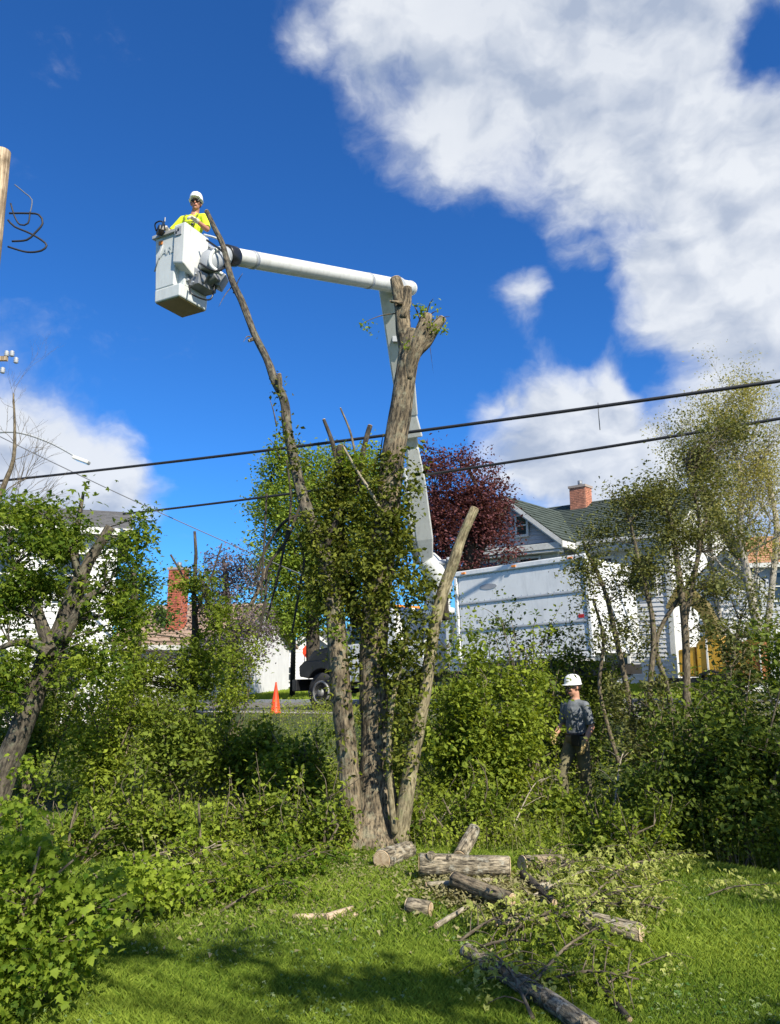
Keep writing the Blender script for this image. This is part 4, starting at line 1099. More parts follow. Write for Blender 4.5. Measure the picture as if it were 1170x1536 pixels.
def person(label, loc, yaw, J, head_yaw, head_pitch, top, legs, skin, glove, beard=False, sleeve=.55, glasses=True, extra=None):
    """J: joints in the person's frame (facing -Y, left hand at +X, feet at z=0)"""
    r = root('person', label, 'person', loc, yaw)
    V_ = {k: Vector(v) for k, v in J.items() if k != 'curl'}
    b = lambda mb, n, m, **k: mb.build(n, M[m], r, world=False, **k)
    hd = V_['head']; HM = (Matrix.Rotation(head_yaw, 4, 'Z') @ Matrix.Rotation(head_pitch, 4, 'X'))
    def hp(x, y, z): return hd + (HM @ Vector((x, y, z)))
    # body
    f = MB()
    f.ell(hp(0, .008, .035), (.076, .094, .098), HM); f.ell(hp(0, -.022, -.045), (.056, .064, .068), HM)   # skull, jaw
    f.ell(hp(0, -.060, -.088), (.026, .022, .020), HM)                                                     # chin
    f.capsule(hp(0, -.086, .012), hp(0, -.108, -.022), .009, .015, 8)                                     # nose
    f.capsule(hp(-.045, -.074, .036), hp(.045, -.074, .036), .012, .012, 8)                                # brow
    f.capsule(hp(-.020, -.084, -.055), hp(.020, -.084, -.055), .008, .008, 8)                              # lips
    for sx in (-1, 1):
        f.ell(hp(sx*.078, .010, .005), (.010, .020, .032), HM, 10, 8); f.ell(hp(sx*.04, -.064, -.012), (.022, .02, .022), HM, 10, 8)
    f.capsule(hp(0, .012, -.07), V_['neck'], .054, .060); f.capsule(V_['neck'], V_['chest'], .062, .11)
    f.ell(V_['chest'], (.155, .10, .19)); f.ell((V_['chest']+V_['pelvis'])/2, (.135, .095, .2)); f.ell(V_['pelvis'], (.155, .11, .12))
    for s in 'LR':
        f.capsule(V_['chest']+Vector((0, 0, .10)), V_['sh'+s], .07, .058); f.capsule(V_['sh'+s], V_['el'+s], .054, .040)
        m_ = V_['el'+s].lerp(V_['wr'+s], .3); f.capsule(V_['el'+s], m_, .040, .042); f.capsule(m_, V_['wr'+s], .042, .026)
        f.capsule(V_['hip'+s], V_['kn'+s], .082, .054); m_ = V_['kn'+s].lerp(V_['an'+s], .3); f.capsule(V_['kn'+s], m_, .052, .056); f.capsule(m_, V_['an'+s], .056, .036)
    b(f, 'body', skin, remesh=.008, smoothit=3)
    # face details
    f = MB()
    for sx in (-1, 1): f.ell(hp(sx*.032, -.086, .010), (.013, .006, .008), HM, 10, 6)
    b(f, 'eye', 'trim'); f = MB(); f.capsule(hp(-.022, -.0925, -.055), hp(.022, -.0925, -.055), .004, .004, 6); b(f, 'mouth', 'brick')
    if glasses:
        f = MB()
        for sx in (-1, 1):
            f.ell(hp(sx*.034, -.092, .012), (.030, .012, .019), HM, 12, 8); f.capsule(hp(sx*.062, -.078, .018), hp(sx*.086, .0, .014), .005, .004, 6)
        f.capsule(hp(-.014, -.10, .018), hp(.014, -.10, .018), .005, .005, 6); b(f, 'sunglasses', 'black')
    f = MB(); f.ell(hp(0, .030, .030), (.081, .084, .085), HM); b(f, 'hair', 'hair')
    if beard:
        f = MB(); f.ell(hp(0, -.045, -.078), (.050, .050, .040), HM); b(f, 'beard', 'hair')
    # helmet with brim and ridge
    f = MB(); HH = HM @ Matrix.Rotation(radians(-4), 4, 'X'); c0 = hp(0, -.002, .062)
    f.lathe([(.118, -.020), (.120, -.014), (.112, -.006), (.109, .03), (.102, .065), (.086, .096), (.056, .118), (.018, .127)], c0, 28, HH, scale=(.92, 1.08))
    f.ell(c0+(HH @ Vector((0, -.112, -.014))), (.075, .050, .009), HH, 16, 8)
    for x in (-.03, 0, .03): f.capsule(c0+(HH @ Vector((x, -.09, .088-abs(x)*.4))), c0+(HH @ Vector((x, .09, .088-abs(x)*.4))), .010, .010, 6)
    b(f, 'hard_hat', 'helmet')
    # shirt
    f = MB(); f.ell(V_['chest']+Vector((0, 0, .0)), (.168, .122, .20)); f.ell(V_['chest'].lerp(V_['pelvis'], .5), (.152, .118, .22)); f.ell(V_['chest'].lerp(V_['pelvis'], .85), (.160, .122, .13))
    f.capsule(V_['neck']+Vector((0, .005, -.045)), V_['chest']+Vector((0, 0, .08)), .072, .10)
    for s in 'LR':
        f.capsule(V_['chest']+Vector((0, 0, .12)), V_['sh'+s], .072, .062); e_ = V_['sh'+s].lerp(V_['el'+s], sleeve/.55*.72); f.capsule(V_['sh'+s], e_, .063, .058)
        d_ = (V_['el'+s]-V_['sh'+s]).normalized(); f.tube([e_-d_*.03, e_+d_*.045], [.058, .062], 14, step=0)
    # folds
    for k in range(9):
        z = rng.uniform(-.32, .12); x = rng.uniform(-.11, .11); f.capsule(V_['chest']+Vector((x, -.115+abs(x)*.25, z)), V_['chest']+Vector((x+rng.uniform(-.05, .05), -.118+abs(x)*.2, z-.13)), .014, .010, 6)
    f = b(f, 'shirt', top, remesh=.009, smoothit=4)
    # trousers
    f = MB(); f.ell(V_['pelvis']+Vector((0, 0, .0)), (.170, .125, .12))
    for s in 'LR':
        f.capsule(V_['hip'+s], V_['kn'+s], .100, .074); f.capsule(V_['kn'+s], V_['an'+s]+Vector((0, 0, .02)), .073, .066)
        for k in range(4): f.capsule(V_['kn'+s].lerp(V_['an'+s], .15+.22*k)+Vector((-.05, -.05, 0)), V_['kn'+s].lerp(V_['an'+s], .2+.22*k)+Vector((.05, -.05, .0)), .018, .018, 6)
    b(f, 'trousers', legs, remesh=.010, smoothit=3)
    f = MB(); f.lathe([(.158, -.02), (.162, 0), (.158, .02)], V_['pelvis']+Vector((0, 0, .07)), 24, scale=(1.07, .80)); b(f, 'belt', 'black')
    # boots
    for s in 'LR':
        f = MB(); a = V_['an'+s]; f.capsule(a+Vector((0, .02, .06)), a+Vector((0, .01, -.02)), .058, .055); f.ell(a+Vector((0, -.10, -.050)), (.050, .115, .040)); f.box(a+Vector((0, -.06, -.082)), (.095, .29, .022)); b(f, 'boot', 'boot', remesh=.008, smoothit=2)
    # gloved hands
    for s, side in (('L', 1), ('R', -1)):
        f = MB(); d_ = V_['hd'+s]; hand(f, V_['wr'+s], d_, side, V_['pn'+s], 1.18, J.get('curl', .7)); 
        f.tube([V_['wr'+s]-Vector(d_).normalized()*.04, V_['wr'+s]+Vector(d_).normalized()*.01], [.040, .034], 12, step=0); b(f, 'glove', glove, remesh=.005, smoothit=1)
    if extra: extra(r, V_, b, hp)
    return r

J0 = dict(pelvis=(0, 0, .96), chest=(0, .0, 1.30), neck=(0, .01, 1.50), head=(0, -.015, 1.635),
          shL=(.165, 0, 1.405), elL=(.225, .04, 1.13), wrL=(.215, -.13, .92), hdL=(-.02, -.35, -1), pnL=(-1, 0, 0),
          shR=(-.165, 0, 1.405), elR=(-.235, .0, 1.13), wrR=(-.22, -.19, 1.0), hdR=(0, -.8, -.6), pnR=(1, 0, 0),
          hipL=(.09, 0, .90), knL=(.10, .02, .49), anL=(.10, .08, .085), hipR=(-.09, 0, .90), knR=(-.10, -.22, .52), anR=(-.11, -.16, .10))
gm = ground(872, 1204)
pm = at(869, 1204, 10.9)
def belt_gear(r, V_, b, hp):
    f = MB(); f.box(V_['pelvis']+Vector((.08, -.135, .0)), (.12, .05, .16)); b(f, 'tool_pouch', 'black', bevel=.01)
person('ground worker in grey t-shirt, olive trousers and white hard hat among the shrubs', (pm.x, 10.9, h(pm.x, 10.9)), radians(-50), J0, radians(-24), radians(8), 'tee', 'pants', 'skin', 'glove', beard=False, extra=belt_gear)

# worker in the bucket: stands on the bucket floor
J1 = dict(pelvis=(.0, .05, .94), chest=(.07, .0, 1.29), neck=(.10, -.01, 1.50), head=(.12, -.04, 1.635), curl=1.0,
          shL=(.255, -.02, 1.415), elL=(.34, -.10, 1.16), wrL=(.24, -.30, 1.20), hdL=(-.5, -.9, .1), pnL=(0, .2, -1),
          shR=(-.095, 0, 1.415), elR=(-.27, -.02, 1.20), wrR=(-.235, -.25, 1.12), hdR=(.1, -1, -.1), pnR=(0, 0, -1),
          hipL=(.09, .05, .88), knL=(.09, -.02, .48), anL=(.09, .05, .095), hipR=(-.09, .05, .88), knR=(-.09, -.02, .48), anR=(-.09, .05, .095))
fl = BP(.04, .03, .03)
def harness(r, V_, b, hp):
    f = MB(); c = V_['chest']
    f.tube([c+Vector((-.10, .11, .05)), c+Vector((-.10, .03, .20)), c+Vector((-.10, -.11, .10)), c+Vector((-.085, -.135, -.05)), c+Vector((-.10, -.125, -.26))], .012, 6, step=.03)
    f.tube([c+Vector((.10, .11, .05)), c+Vector((.10, .03, .20)), c+Vector((.10, -.115, .10)), c+Vector((.07, -.135, -.05)), c+Vector((-.10, -.13, -.22))], .012, 6, step=.03)
    f.tube([c+Vector((-.10, -.135, .0)), c+Vector((0, -.143, -.01)), c+Vector((.09, -.13, .0))], .010, 6, step=.03)
    b(f, 'harness', 'strap')
    f = MB(); f.box(c+Vector((-.10, -.155, -.10)), (.045, .03, .10)); b(f, 'radio', 'black', bevel=.006)
wk = person('lift worker in yellow hi-vis shirt, dark glasses and white hard hat inside the bucket', (fl.x, fl.y, fl.z), radians(-8), J1, radians(14), radians(3), 'hivis', 'pants2', 'skin2', 'glovew', extra=harness)
# chainsaw in the right hand
wr = WM[wk.name] @ Vector(J1['wrR'])
r = root('chainsaw', 'small black and white chainsaw held over the bucket rim', 'chainsaw', wr+Vector((-.04, -.1, -.09)))
o_ = wr+Vector((-.05, -.12, -.09))
f = MB(); f.box(o_, (.10, .18, .095), rz=.5); f.build('saw_body', M['black'], r, bevel=.02)
f = MB(); f.box(o_+Vector((-.01, .02, .035)), (.08, .12, .055), rz=.5); f.build('top_cover', M['helmet'], r, bevel=.02)
f = MB(); f.tube([o_+Vector((-.07, .02, .0)), o_+Vector((-.08, -.02, .09)), o_+Vector((0, -.05, .12)), o_+Vector((.06, -.05, .08)), o_+Vector((.07, 0, 0))], .011, 8, step=.02); f.build('handle', M['black'], r)
f = MB(); f.box(o_+Vector((.085, -.18, -.01)), (.010, .30, .065), M=Matrix.Rotation(.5, 4, 'Z')); f.build('guide_bar', M['grey'], r)
# ------------------------------------------------------------------ the big topped tree in the middle
def main_tree():
    base = ground(560, 1247); base = Vector((at(560, 1247, 7.9).x, 7.9, h(-.2, 7.9)))
    r = root('maple_tree', 'big multi-stemmed maple cut back to stubs and wrapped in ivy, mid lawn edge', 'tree', base)
    stems = {}
    def st(name, lst, y, bark='bark', seg=44, rough=.07, step=.05, rk=9, seed=None, capm=True, partname='stem'):
        p, rd = PT(lst, y); rd = [q*(.72 if name in ('C', 'C2') else .84) for q in rd]; mb = MB(); mb.tube(p, rd, seg, rough=rough, step=step, rk=rk, seed=rng.uniform(0, 30) if seed is None else seed)
        o = mb.build(partname, M[bark], r); stems[name] = (p, rd)
        if capm:
            a = Vector(p[-1]); d = (Vector(p[-1])-Vector(p[-2])).normalized(); c = MB(); q = a+d*.004
            c.tube([q, q+d*.006], [rd[-1]*.92, rd[-1]*.88], 20, step=0); c.build('cut_face', M['cut'], o)
        return o
    st('B', [(558, 1268, 150), (559, 1245, 118), (562, 1210, 84), (564, 1160, 62), (563, 1100, 52), (560, 1020, 50), (562, 930, 50), (570, 850, 50), (582, 760, 45), (589, 690, 41), (600, 620, 40), (609, 560, 37), (618, 512, 40), (622, 498, 32)], 7.9, rough=.06, capm=False)
    st('B1', [(616, 550, 10), (610, 525, 26), (606, 500, 28), (603, 465, 27), (598, 440, 24), (593, 418, 19)], 7.9, rough=.09, seg=24)
    st('B1b', [(604, 478, 16), (610, 455, 17), (611, 432, 15)], 7.86, rough=.14, seg=16)
    st('B2', [(613, 570, 10), (618, 540, 24), (628, 512, 29), (636, 490, 26), (641, 473, 20)], 7.82, rough=.10, seg=22)
    st('B3', [(614, 560, 8), (624, 532, 20), (640, 512, 23), (652, 493, 20), (664, 478, 15)], 7.9, rough=.12, seg=22)
    st('B1s', [(604, 455, 7), (594, 453, 6), (586, 452, 5)], 7.8, rough=.05, seg=10)
    st('A', [(536, 1268, 62), (529, 1225, 46), (523, 1150, 36), (514, 1060, 35), (507, 980, 35), (502, 920, 33), (496, 870, 29)], 7.75, rough=.08, capm=False)
    st('A2', [(500, 900, 30, 7.75), (490, 840, 27, 7.8), (470, 790, 24, 7.85), (454, 745, 21, 7.9), (442, 695, 19, 8.0), (431, 640, 17, 8.1), (426, 600, 16, 8.15), (412, 570, 15, 8.2), (400, 538, 13, 8.3), (381, 500, 13, 8.4), (364, 455, 12, 8.5), (346, 415, 11, 8.6), (335, 370, 10, 8.7), (322, 342, 9, 8.75), (310, 317, 8, 8.8)], 8.2, 'bark_mid', 22, .14, .05)
    st('stubs1', [(418, 590, 9, 8.15), (420, 575, 9, 8.1), (419, 562, 8, 8.1)], 8.15, 'bark', 10)
    st('stubs2', [(383, 507, 8, 8.4), (374, 511, 6, 8.35)], 8.4, 'bark', 10)
    st('C', [(598, 1262, 42), (606, 1215, 34), (614, 1165, 31), (625, 1105, 29), (636, 1045, 27), (645, 985, 25), (654, 930, 24), (665, 885, 25), (680, 845, 24), (692, 808, 21), (712, 763, 19)], 7.7, 'bark_pale', 28, .04, .07)
    st('C2', [(668, 930, 20, 7.8), (664, 890, 22, 7.75), (672, 862, 18, 7.7)], 7.75, 'bark_dark', 18, .1)
    st('D', [(540, 940, 26), (520, 880, 24), (512, 820, 22), (507, 760, 20), (510, 715, 18), (512, 670, 17)], 7.95, 'bark_dark', 24, .06, .07)
    st('D2', [(490, 880, 18), (484, 835, 17), (500, 790, 15), (512, 765, 14)], 7.8, 'bark_dark', 18, .08, .07)
    st('S1', [(507, 700, 9), (498, 662, 8), (486, 630, 6)], 7.95, 'bark_dark', 10, .06)
    st('S2', [(536, 700, 5), (526, 650, 4), (511, 613, 3)], 8.0, 'twig', 8, .04)
    st('S3', [(534, 740, 12), (540, 700, 10), (549, 660, 9), (555, 639, 9)], 7.95, 'bark_dark', 14, .06)
    st('S4', [(590, 800, 7), (560, 745, 6), (535, 705, 5), (515, 670, 4)], 7.7, 'twig_pale', 8, .04)
    st('E', [(592, 1250, 12), (586, 1190, 11), (583, 1130, 10), (588, 1060, 10), (600, 1000, 9), (610, 950, 8)], 7.6, 'bark_pale', 12, .06)
    # hanging vines on the left and little twigs
    for l in ([(455, 745, 4), (430, 810, 5), (402, 850, 4), (398, 900, 4), (386, 960, 3)], [(430, 690, 3), (436, 760, 4), (420, 850, 4), (400, 930, 3)], [(445, 800, 4), (456, 840, 4), (448, 890, 4), (438, 950, 3)],
              [(400, 740, 3), (396, 820, 3), (392, 900, 3)], [(470, 770, 4), (430, 780, 5), (400, 820, 4), (384, 870, 3)], [(500, 940, 4), (520, 1000, 4), (510, 1080, 3)], [(590, 960, 4), (598, 1040, 4), (585, 1150, 4)], [(650, 560, 0.1), (640, 480, 2)]):
        p, rd = PT(l, 8.3); mb = MB(); mb.tube(p, rd, 6, rough=.05, step=.08, seed=3); mb.build('vine', M['bark_dark'], r)
    mb = MB()
    for (u, v, du, dv, y) in ((640, 480, 18, -14, 7.9), (655, 485, 20, -10, 7.9), (600, 470, -55, 14, 7.9), (640, 470, 10, -22, 7.9), (630, 480, -12, -26, 7.9), (415, 640, -10, -40, 8.1), (420, 690, -14, -30, 8.1), (350, 440, 14, -30, 8.6), (348, 430, -20, 30, 8.6), (375, 505, -10, 8, 8.4), (560, 700, 20, -26, 8), (570, 690, 5, -40, 8)):
        a = at(u, v, y); b = at(u+du, v+dv, y-.1); mb.tube([a, (a+b)/2+Vector((0, 0, .03)), b], [.009, .006, .002], 4)
    mb.build('twigs', M['twig'], r, kind='stuff')
    # ivy: climbs the stems, thickest at 700-960
    C = []; T = []
    def along(lst, y, n, spread, per):
        p, rd = PT(lst, y); p, rd = spline(p, rd, .03)
        i = rng.integers(0, len(p), n); a = rng.normal(size=(n, 3)); a[:, 1] -= .4; a /= np.linalg.norm(a, axis=1, keepdims=True)
        c = p[i]+a*(rd[i][:, None]+rng.uniform(.01, spread, n)[:, None])
        k = rng.poisson(per, n); j = np.repeat(np.arange(n), k)
        C.append(c[j]+rng.normal(0, .045, (len(j), 3))); T.append(rng.uniform(.05, .8, n)[j])
    along([(560, 1000, 60), (565, 900, 62), (575, 820, 60), (588, 740, 54), (594, 690, 50)], 7.9, 400, .14, 9)
    along([(500, 920, 36), (490, 840, 30), (465, 785, 24)], 7.8, 200, .10, 8); along([(465, 785, 24), (443, 700, 20), (431, 640, 16)], 7.9, 50, .06, 5)
    along([(516, 900, 26), (510, 800, 20), (510, 700, 18)], 7.9, 190, .12, 8)
    along([(523, 1150, 40), (505, 960, 40)], 7.75, 60, .05, 4)
    along([(640, 1040, 26), (652, 940, 26)], 7.7, 60, .12, 6)
    along([(600, 1160, 20), (600, 1040, 20), (605, 960, 20)], 7.6, 170, .14, 7)
    along([(424, 600, 18), (415, 574, 18)], 8.2, 14, .04, 4)
    ec, et, _ = clumps([E(555, 860, 7.75, 78, 85, .35), E(620, 900, 7.7, 46, 75, .28), E(530, 750, 7.85, 62, 75, .3), E(590, 780, 7.7, 36, 70, .25), E(470, 850, 7.8, 26, 80, .2), E(612, 1000, 7.7, 36, 80, .25), E(490, 745, 7.85, 20, 40, .2)], 520, .048, 12, .65, (5, .0))
    C.append(ec); T.append(et)
    mb = MB(); leaves(mb, np.concatenate(C), .052, T_OVAL, .25, .5, np.concatenate(T))
    mb.build('ivy', M['ivy'], r)
    # sprouting green leaves at the top, left stem and low fork
    C, T, _ = clumps([E(636, 466, 7.8, 24, 14, .12), E(655, 492, 7.8, 20, 10, .1), E(545, 492, 7.8, 14, 5, .05), E(675, 492, 7.8, 8, 5, .04), E(612, 520, 7.75, 8, 12, .05),
                      E(414, 665, 8.05, 10, 34, .08), E(505, 940, 7.5, 18, 26, .1), E(530, 690, 7.8, 34, 30, .2), E(520, 960, 7.45, 12, 18, .08)], 95, .035, 7, .6)
    mb = MB(); leaves(mb, C, .040, T_OVAL, .3, .3, T); mb.build('sprouts', M['maple'], r, kind='stuff')
main_tree()

# ------------------------------------------------------------------ left topped maple
def G(u, y, v=1000): 
    x = at(u, v, y).x
    return Vector((x, y, h(x, y)))
tree('maple_tree', 'leaning topped maple with fresh yellow-green leaves at the left edge', 'tree', G(-25, 8.3),
     [PT([(-30, 1270, 52), (-5, 1190, 40), (25, 1110, 33), (52, 1040, 31), (72, 990, 33), (92, 950, 31), (106, 905, 26), (122, 868, 24)], 8.3),
      PT([(115, 885, 18), (135, 840, 16), (152, 812, 15), (166, 790, 14)], 8.25), PT([(80, 985, 22), (60, 930, 18), (42, 880, 14), (20, 850, 10)], 8.2),
      PT([(75, 980, 20), (48, 965, 14), (15, 966, 9), (-20, 985, 6)], 8.1), PT([(92, 960, 22), (110, 930, 18), (128, 900, 12), (158, 880, 7)], 8.2),
      PT([(120, 880, 14), (112, 830, 12), (118, 780, 8), (125, 740, 4)], 8.3), PT([(122, 870, 10), (108, 830, 7), (100, 800, 4)], 8.2)],
     [E(55, 820, 8.2, 75, 60, .7), E(15, 780, 8.3, 60, 45, .7), E(130, 765, 8.2, 48, 36, .4), E(195, 850, 8.2, 38, 70, .4), E(15, 900, 8.2, 50, 50, .6), E(130, 925, 8.3, 60, 34, .4), E(215, 775, 8.2, 16, 20, .15), E(10, 1010, 8.1, 60, 60, .5), E(90, 870, 8.3, 80, 70, .5), E(120, 1000, 8.3, 70, 50, .5), E(180, 930, 8.4, 40, 50, .4)],
     'bushy', 'bark_mid', 560, .085, 19, .048, T_THREE, .3, .5, .6, (2.8, .02), seg=28, rough=.08, twr=.008, maxtw=150, step=.06, tshift=-.18)
tree('maple_sapling', 'slim dark trunked young tree between the tan roofed house and the cone', 'tree', G(288, 10.5),
     [PT([(286, 1130, 13), (290, 1040, 12), (293, 960, 11), (291, 890, 7), (294, 830, 5), (292, 797, 4)], 10.5), PT([(300, 905, 4), (275, 865, 3), (256, 832, 3)], 10.4), PT([(293, 920, 4), (312, 880, 3), (333, 815, 2)], 10.4)],
     [E(285, 1000, 10.4, 60, 45, .5), E(325, 930, 10.5, 22, 40, .3), E(262, 985, 10.3, 40, 40, .4), E(200, 1010, 10.3, 40, 34, .4), E(330, 1020, 10.2, 40, 40, .4), E(290, 890, 10.4, 36, 50, .3), E(190, 960, 10.4, 40, 30, .3)],
     'bush', 'bark_dark', 330, .10, 16, .045, T_THREE, .3, .3, .6, (2, -.1), seg=14, twr=.006, trunkname='trunk')
# bare tree at far left
def bare(name, label, base, y, pts, n, barkm, rad, spread, leaf=None, seed=0, thin=.7):
    r = root(name, label, 'tree', base)
    rs = random.Random(seed)
    mb = MB(); p, rd = PT(pts, y); mb.tube(p, rd, 14, rough=.05, step=.15); mb.build('trunk', M[barkm], r)
    tips = []
    mb = MB()
    def grow(a, d, l, r0, dep):
        b = a+d*l; m_ = (a+b)/2+Vector((rs.gauss(0, .05), rs.gauss(0, .05), rs.gauss(0, .03)))*l
        mb.tube([a, m_, b], [r0, r0*.8, r0*.6], 5)
        if dep == 0: tips.append(b); return
        for k in range(3 if dep > 1 else 2):
            nd = (d+Vector((rs.gauss(0, spread), rs.gauss(0, spread), rs.gauss(.12, spread*.6)))).normalized()
            grow(b if k else a.lerp(b, .75), nd, l*rs.uniform(.6, .9), r0*.62, dep-1)
    sp, sr = spline(p, rd, .3)
    for k in range(n):
        i = int(len(sp)*(.25+.74*k/n)); a = Vector(sp[i]); d = Vector((rs.gauss(0, .7), rs.gauss(0, .5), rs.uniform(.5, 1.2))).normalized()
        grow(a, d, rad*rs.uniform(.6, 1.1), max(.008, sr[i]*.45)*thin, 3)
    mb.build('branches', M[barkm], r, kind='stuff')
    if leaf:
        T = np.array([tuple(t) for t in tips]); T = np.repeat(T, leaf[1], 0)+rng.normal(0, leaf[2], (len(T)*leaf[1], 3))
        mb = MB(); leaves(mb, T, leaf[3], T_TRI, .2, .8); mb.build('crown', M[leaf[0]], r)
    return r
bare('bare_tree', 'leafless grey twiggy tree rising behind the leaning maple', G(-30, 15), 15.0, [(-45, 900, 14), (-20, 800, 11), (5, 730, 8), (20, 690, 6), (22, 640, 4), (20, 590, 2)], 12, 'twig', .75, .34, seed=4, thin=.45)

# background trees
tree('willow_tree', 'tall pale green loose tree behind the ivy covered maple', 'tree', G(470, 26),
     [PT([(470, 1010, 22), (468, 900, 20), (462, 800, 14), (470, 720, 8)], 26), PT([(466, 880, 12), (430, 800, 9), (405, 720, 6)], 26), PT([(466, 860, 12), (500, 780, 9), (530, 700, 6)], 26)],
     [E(455, 740, 26, 62, 75, 1.8), E(530, 720, 26, 60, 58, 1.8), E(420, 850, 26, 48, 95, 1.5), E(500, 850, 26, 70, 80, 1.8), E(400, 760, 26, 36, 70, 1.0), E(420, 690, 26, 30, 26, .8), E(570, 790, 26, 50, 70, 1.2), E(440, 930, 26, 60, 40, 1.2)],
     'willow', 'bark_dark', 1300, .22, 34, .12, T_OVAL, .3, .6, .6, (.9, -.3), twr=.02, maxtw=120, step=.4)
tree('plum_tree', 'dark purple leaved plum tree rising behind the truck', 'tree', G(700, 24),
     [PT([(700, 1000, 26), (702, 900, 24), (705, 820, 18), (700, 740, 8)], 24), PT([(703, 860, 14), (740, 790, 9), (760, 760, 5)], 24), PT([(703, 880, 14), (660, 800, 9), (650, 740, 5)], 24), PT([(704, 830, 12), (725, 760, 8), (700, 700, 4)], 24)],
     [E(690, 745, 24, 78, 78, 1.6), E(725, 775, 24, 52, 60, 1.4), E(660, 790, 24, 50, 66, 1.4), E(700, 830, 24, 80, 40, 1.4), E(640, 700, 24, 24, 36, .6)],
     'plum', 'bark_dark', 820, .19, 32, .10, T_OVAL, .4, .2, .5, (1.1, -.2), twr=.018, maxtw=140, step=.4)
tree('flowering_tree', 'grey-pink leaved small tree left of the lamp post', 'tree', G(345, 19),
     [PT([(350, 1060, 14), (348, 980, 12), (342, 900, 9), (335, 840, 5)], 19), PT([(348, 960, 8), (385, 890, 6), (400, 850, 4)], 19), PT([(348, 970, 8), (310, 900, 6), (300, 860, 4)], 19)],
     [E(345, 880, 19, 55, 62, 1.1), E(380, 940, 19, 34, 46, .8), E(310, 950, 19, 40, 50, .9), E(345, 985, 19, 50, 26, .8)],
     'blossom', 'twig', 460, .15, 26, .065, T_OVAL, .3, .3, .6, (1.4, -.15), twr=.012, maxtw=120, step=.3)
tree('round_tree', 'bushy green tree beside the tan roofed house', 'tree', G(205, 27),
     [PT([(205, 1010, 16), (204, 930, 14), (200, 860, 8)], 27)],
     [E(200, 880, 27, 42, 58, 1.4), E(170, 900, 27, 40, 50, 1.2), E(235, 935, 27, 26, 30, .8)], 'fir', 'bark_dark', 140, .25, 28, .14, T_OVAL, .4, .3, .5, (1, -.1), twr=.02, maxtw=50, step=.5)
r = bare('birch_tree', 'white stemmed birch with a thin yellow-green crown at the right edge', G(1128, 19), 19.0,
         [(1140, 960, 14), (1128, 900, 13), (1112, 820, 12), (1110, 780, 10), (1114, 730, 8), (1105, 690, 5), (1095, 650, 3)], 16, 'bark_birch', .75, .30, ('birchleaf', 14, .16, .05), seed=9)
bare('birch_tree', 'second thinner white birch leaning out over the right edge', G(1150, 19.6), 19.6,
     [(1150, 950, 10), (1160, 860, 9), (1165, 790, 8), (1155, 730, 6), (1145, 680, 3)], 12, 'bark_birch', .72, .34, ('birchleaf', 10, .16, .05), seed=12)
bare('birch_tree', 'thin pale birch stem between the green roof and the white birch', G(1062, 20.2), 20.2,
     [(1085, 960, 9), (1068, 860, 8), (1062, 790, 7), (1052, 730, 5), (1045, 690, 3)], 12, 'bark_birch', .6, .30, ('birchleaf', 14, .16, .05), seed=21)
tree('shrub_tree', 'many stemmed olive leaved tree standing in front of the green roofed house', 'tree', G(1000, 11.3),
     [PT([(1032, 1190, 12), (1030, 1060, 12), (1028, 950, 11), (1018, 860, 9), (1005, 780, 7), (990, 720, 4)], 11.3), PT([(960, 1180, 9), (945, 1060, 9), (925, 960, 8), (905, 880, 6), (880, 830, 4)], 11.5),
      PT([(985, 1180, 9), (975, 1050, 9), (980, 940, 8), (960, 850, 6), (940, 760, 4)], 11.2), PT([(1000, 1180, 8), (1005, 1050, 8), (985, 960, 7), (1040, 860, 5), (1060, 780, 4)], 11.4), PT([(1028, 930, 8), (1050, 800, 6), (1030, 700, 4)], 11.3),
      PT([(930, 1150, 7), (900, 1040, 6), (905, 960, 5), (890, 900, 4)], 11.6), PT([(1060, 1120, 6), (1095, 1000, 6), (1110, 930, 4)], 11.2)],
     [E(985, 735, 11.3, 85, 42, .6), E(1050, 690, 11.4, 50, 40, .5), E(1030, 800, 11.3, 62, 60, .5), E(970, 850, 11.3, 80, 50, .6), E(900, 880, 11.5, 50, 46, .4), E(1080, 880, 11.2, 60, 46, .5), E(905, 800, 11.4, 40, 30, .3), E(1100, 790, 11.3, 46, 50, .4), E(1040, 640, 11.4, 30, 26, .3), E(1100, 650, 11.4, 40, 34, .4), E(960, 760, 11.3, 50, 44, .4), E(1070, 740, 11.3, 50, 40, .4), E(880, 850, 11.4, 34, 34, .3), E(1065, 935, 11.3, 34, 34, .3), E(1110, 960, 11.3, 30, 34, .3), E(940, 950, 11.5, 60, 40, .5), E(1140, 930, 11.2, 40, 60, .4)],
     'olive', 'twig', 1350, .12, 20, .048, T_OVAL, .3, .3, .6, (2.6, -.04), seg=12, twr=.006, maxtw=420, step=.15)

C, T, _ = clumps([E(1090, 625, 19, 60, 55, 1.0), E(1040, 690, 19.5, 50, 50, .8), E(1140, 700, 19, 50, 70, .9), E(1110, 590, 19, 50, 34, .7), E(1080, 760, 19, 60, 60, .8), E(1150, 800, 19, 40, 60, .7)], 1300, .2, 20, .6, (1.2, -.15))
mb = MB(); leaves(mb, C, .055, T_TRI, .2, .8, T); mb.build('crown', M['birchleaf'], r)
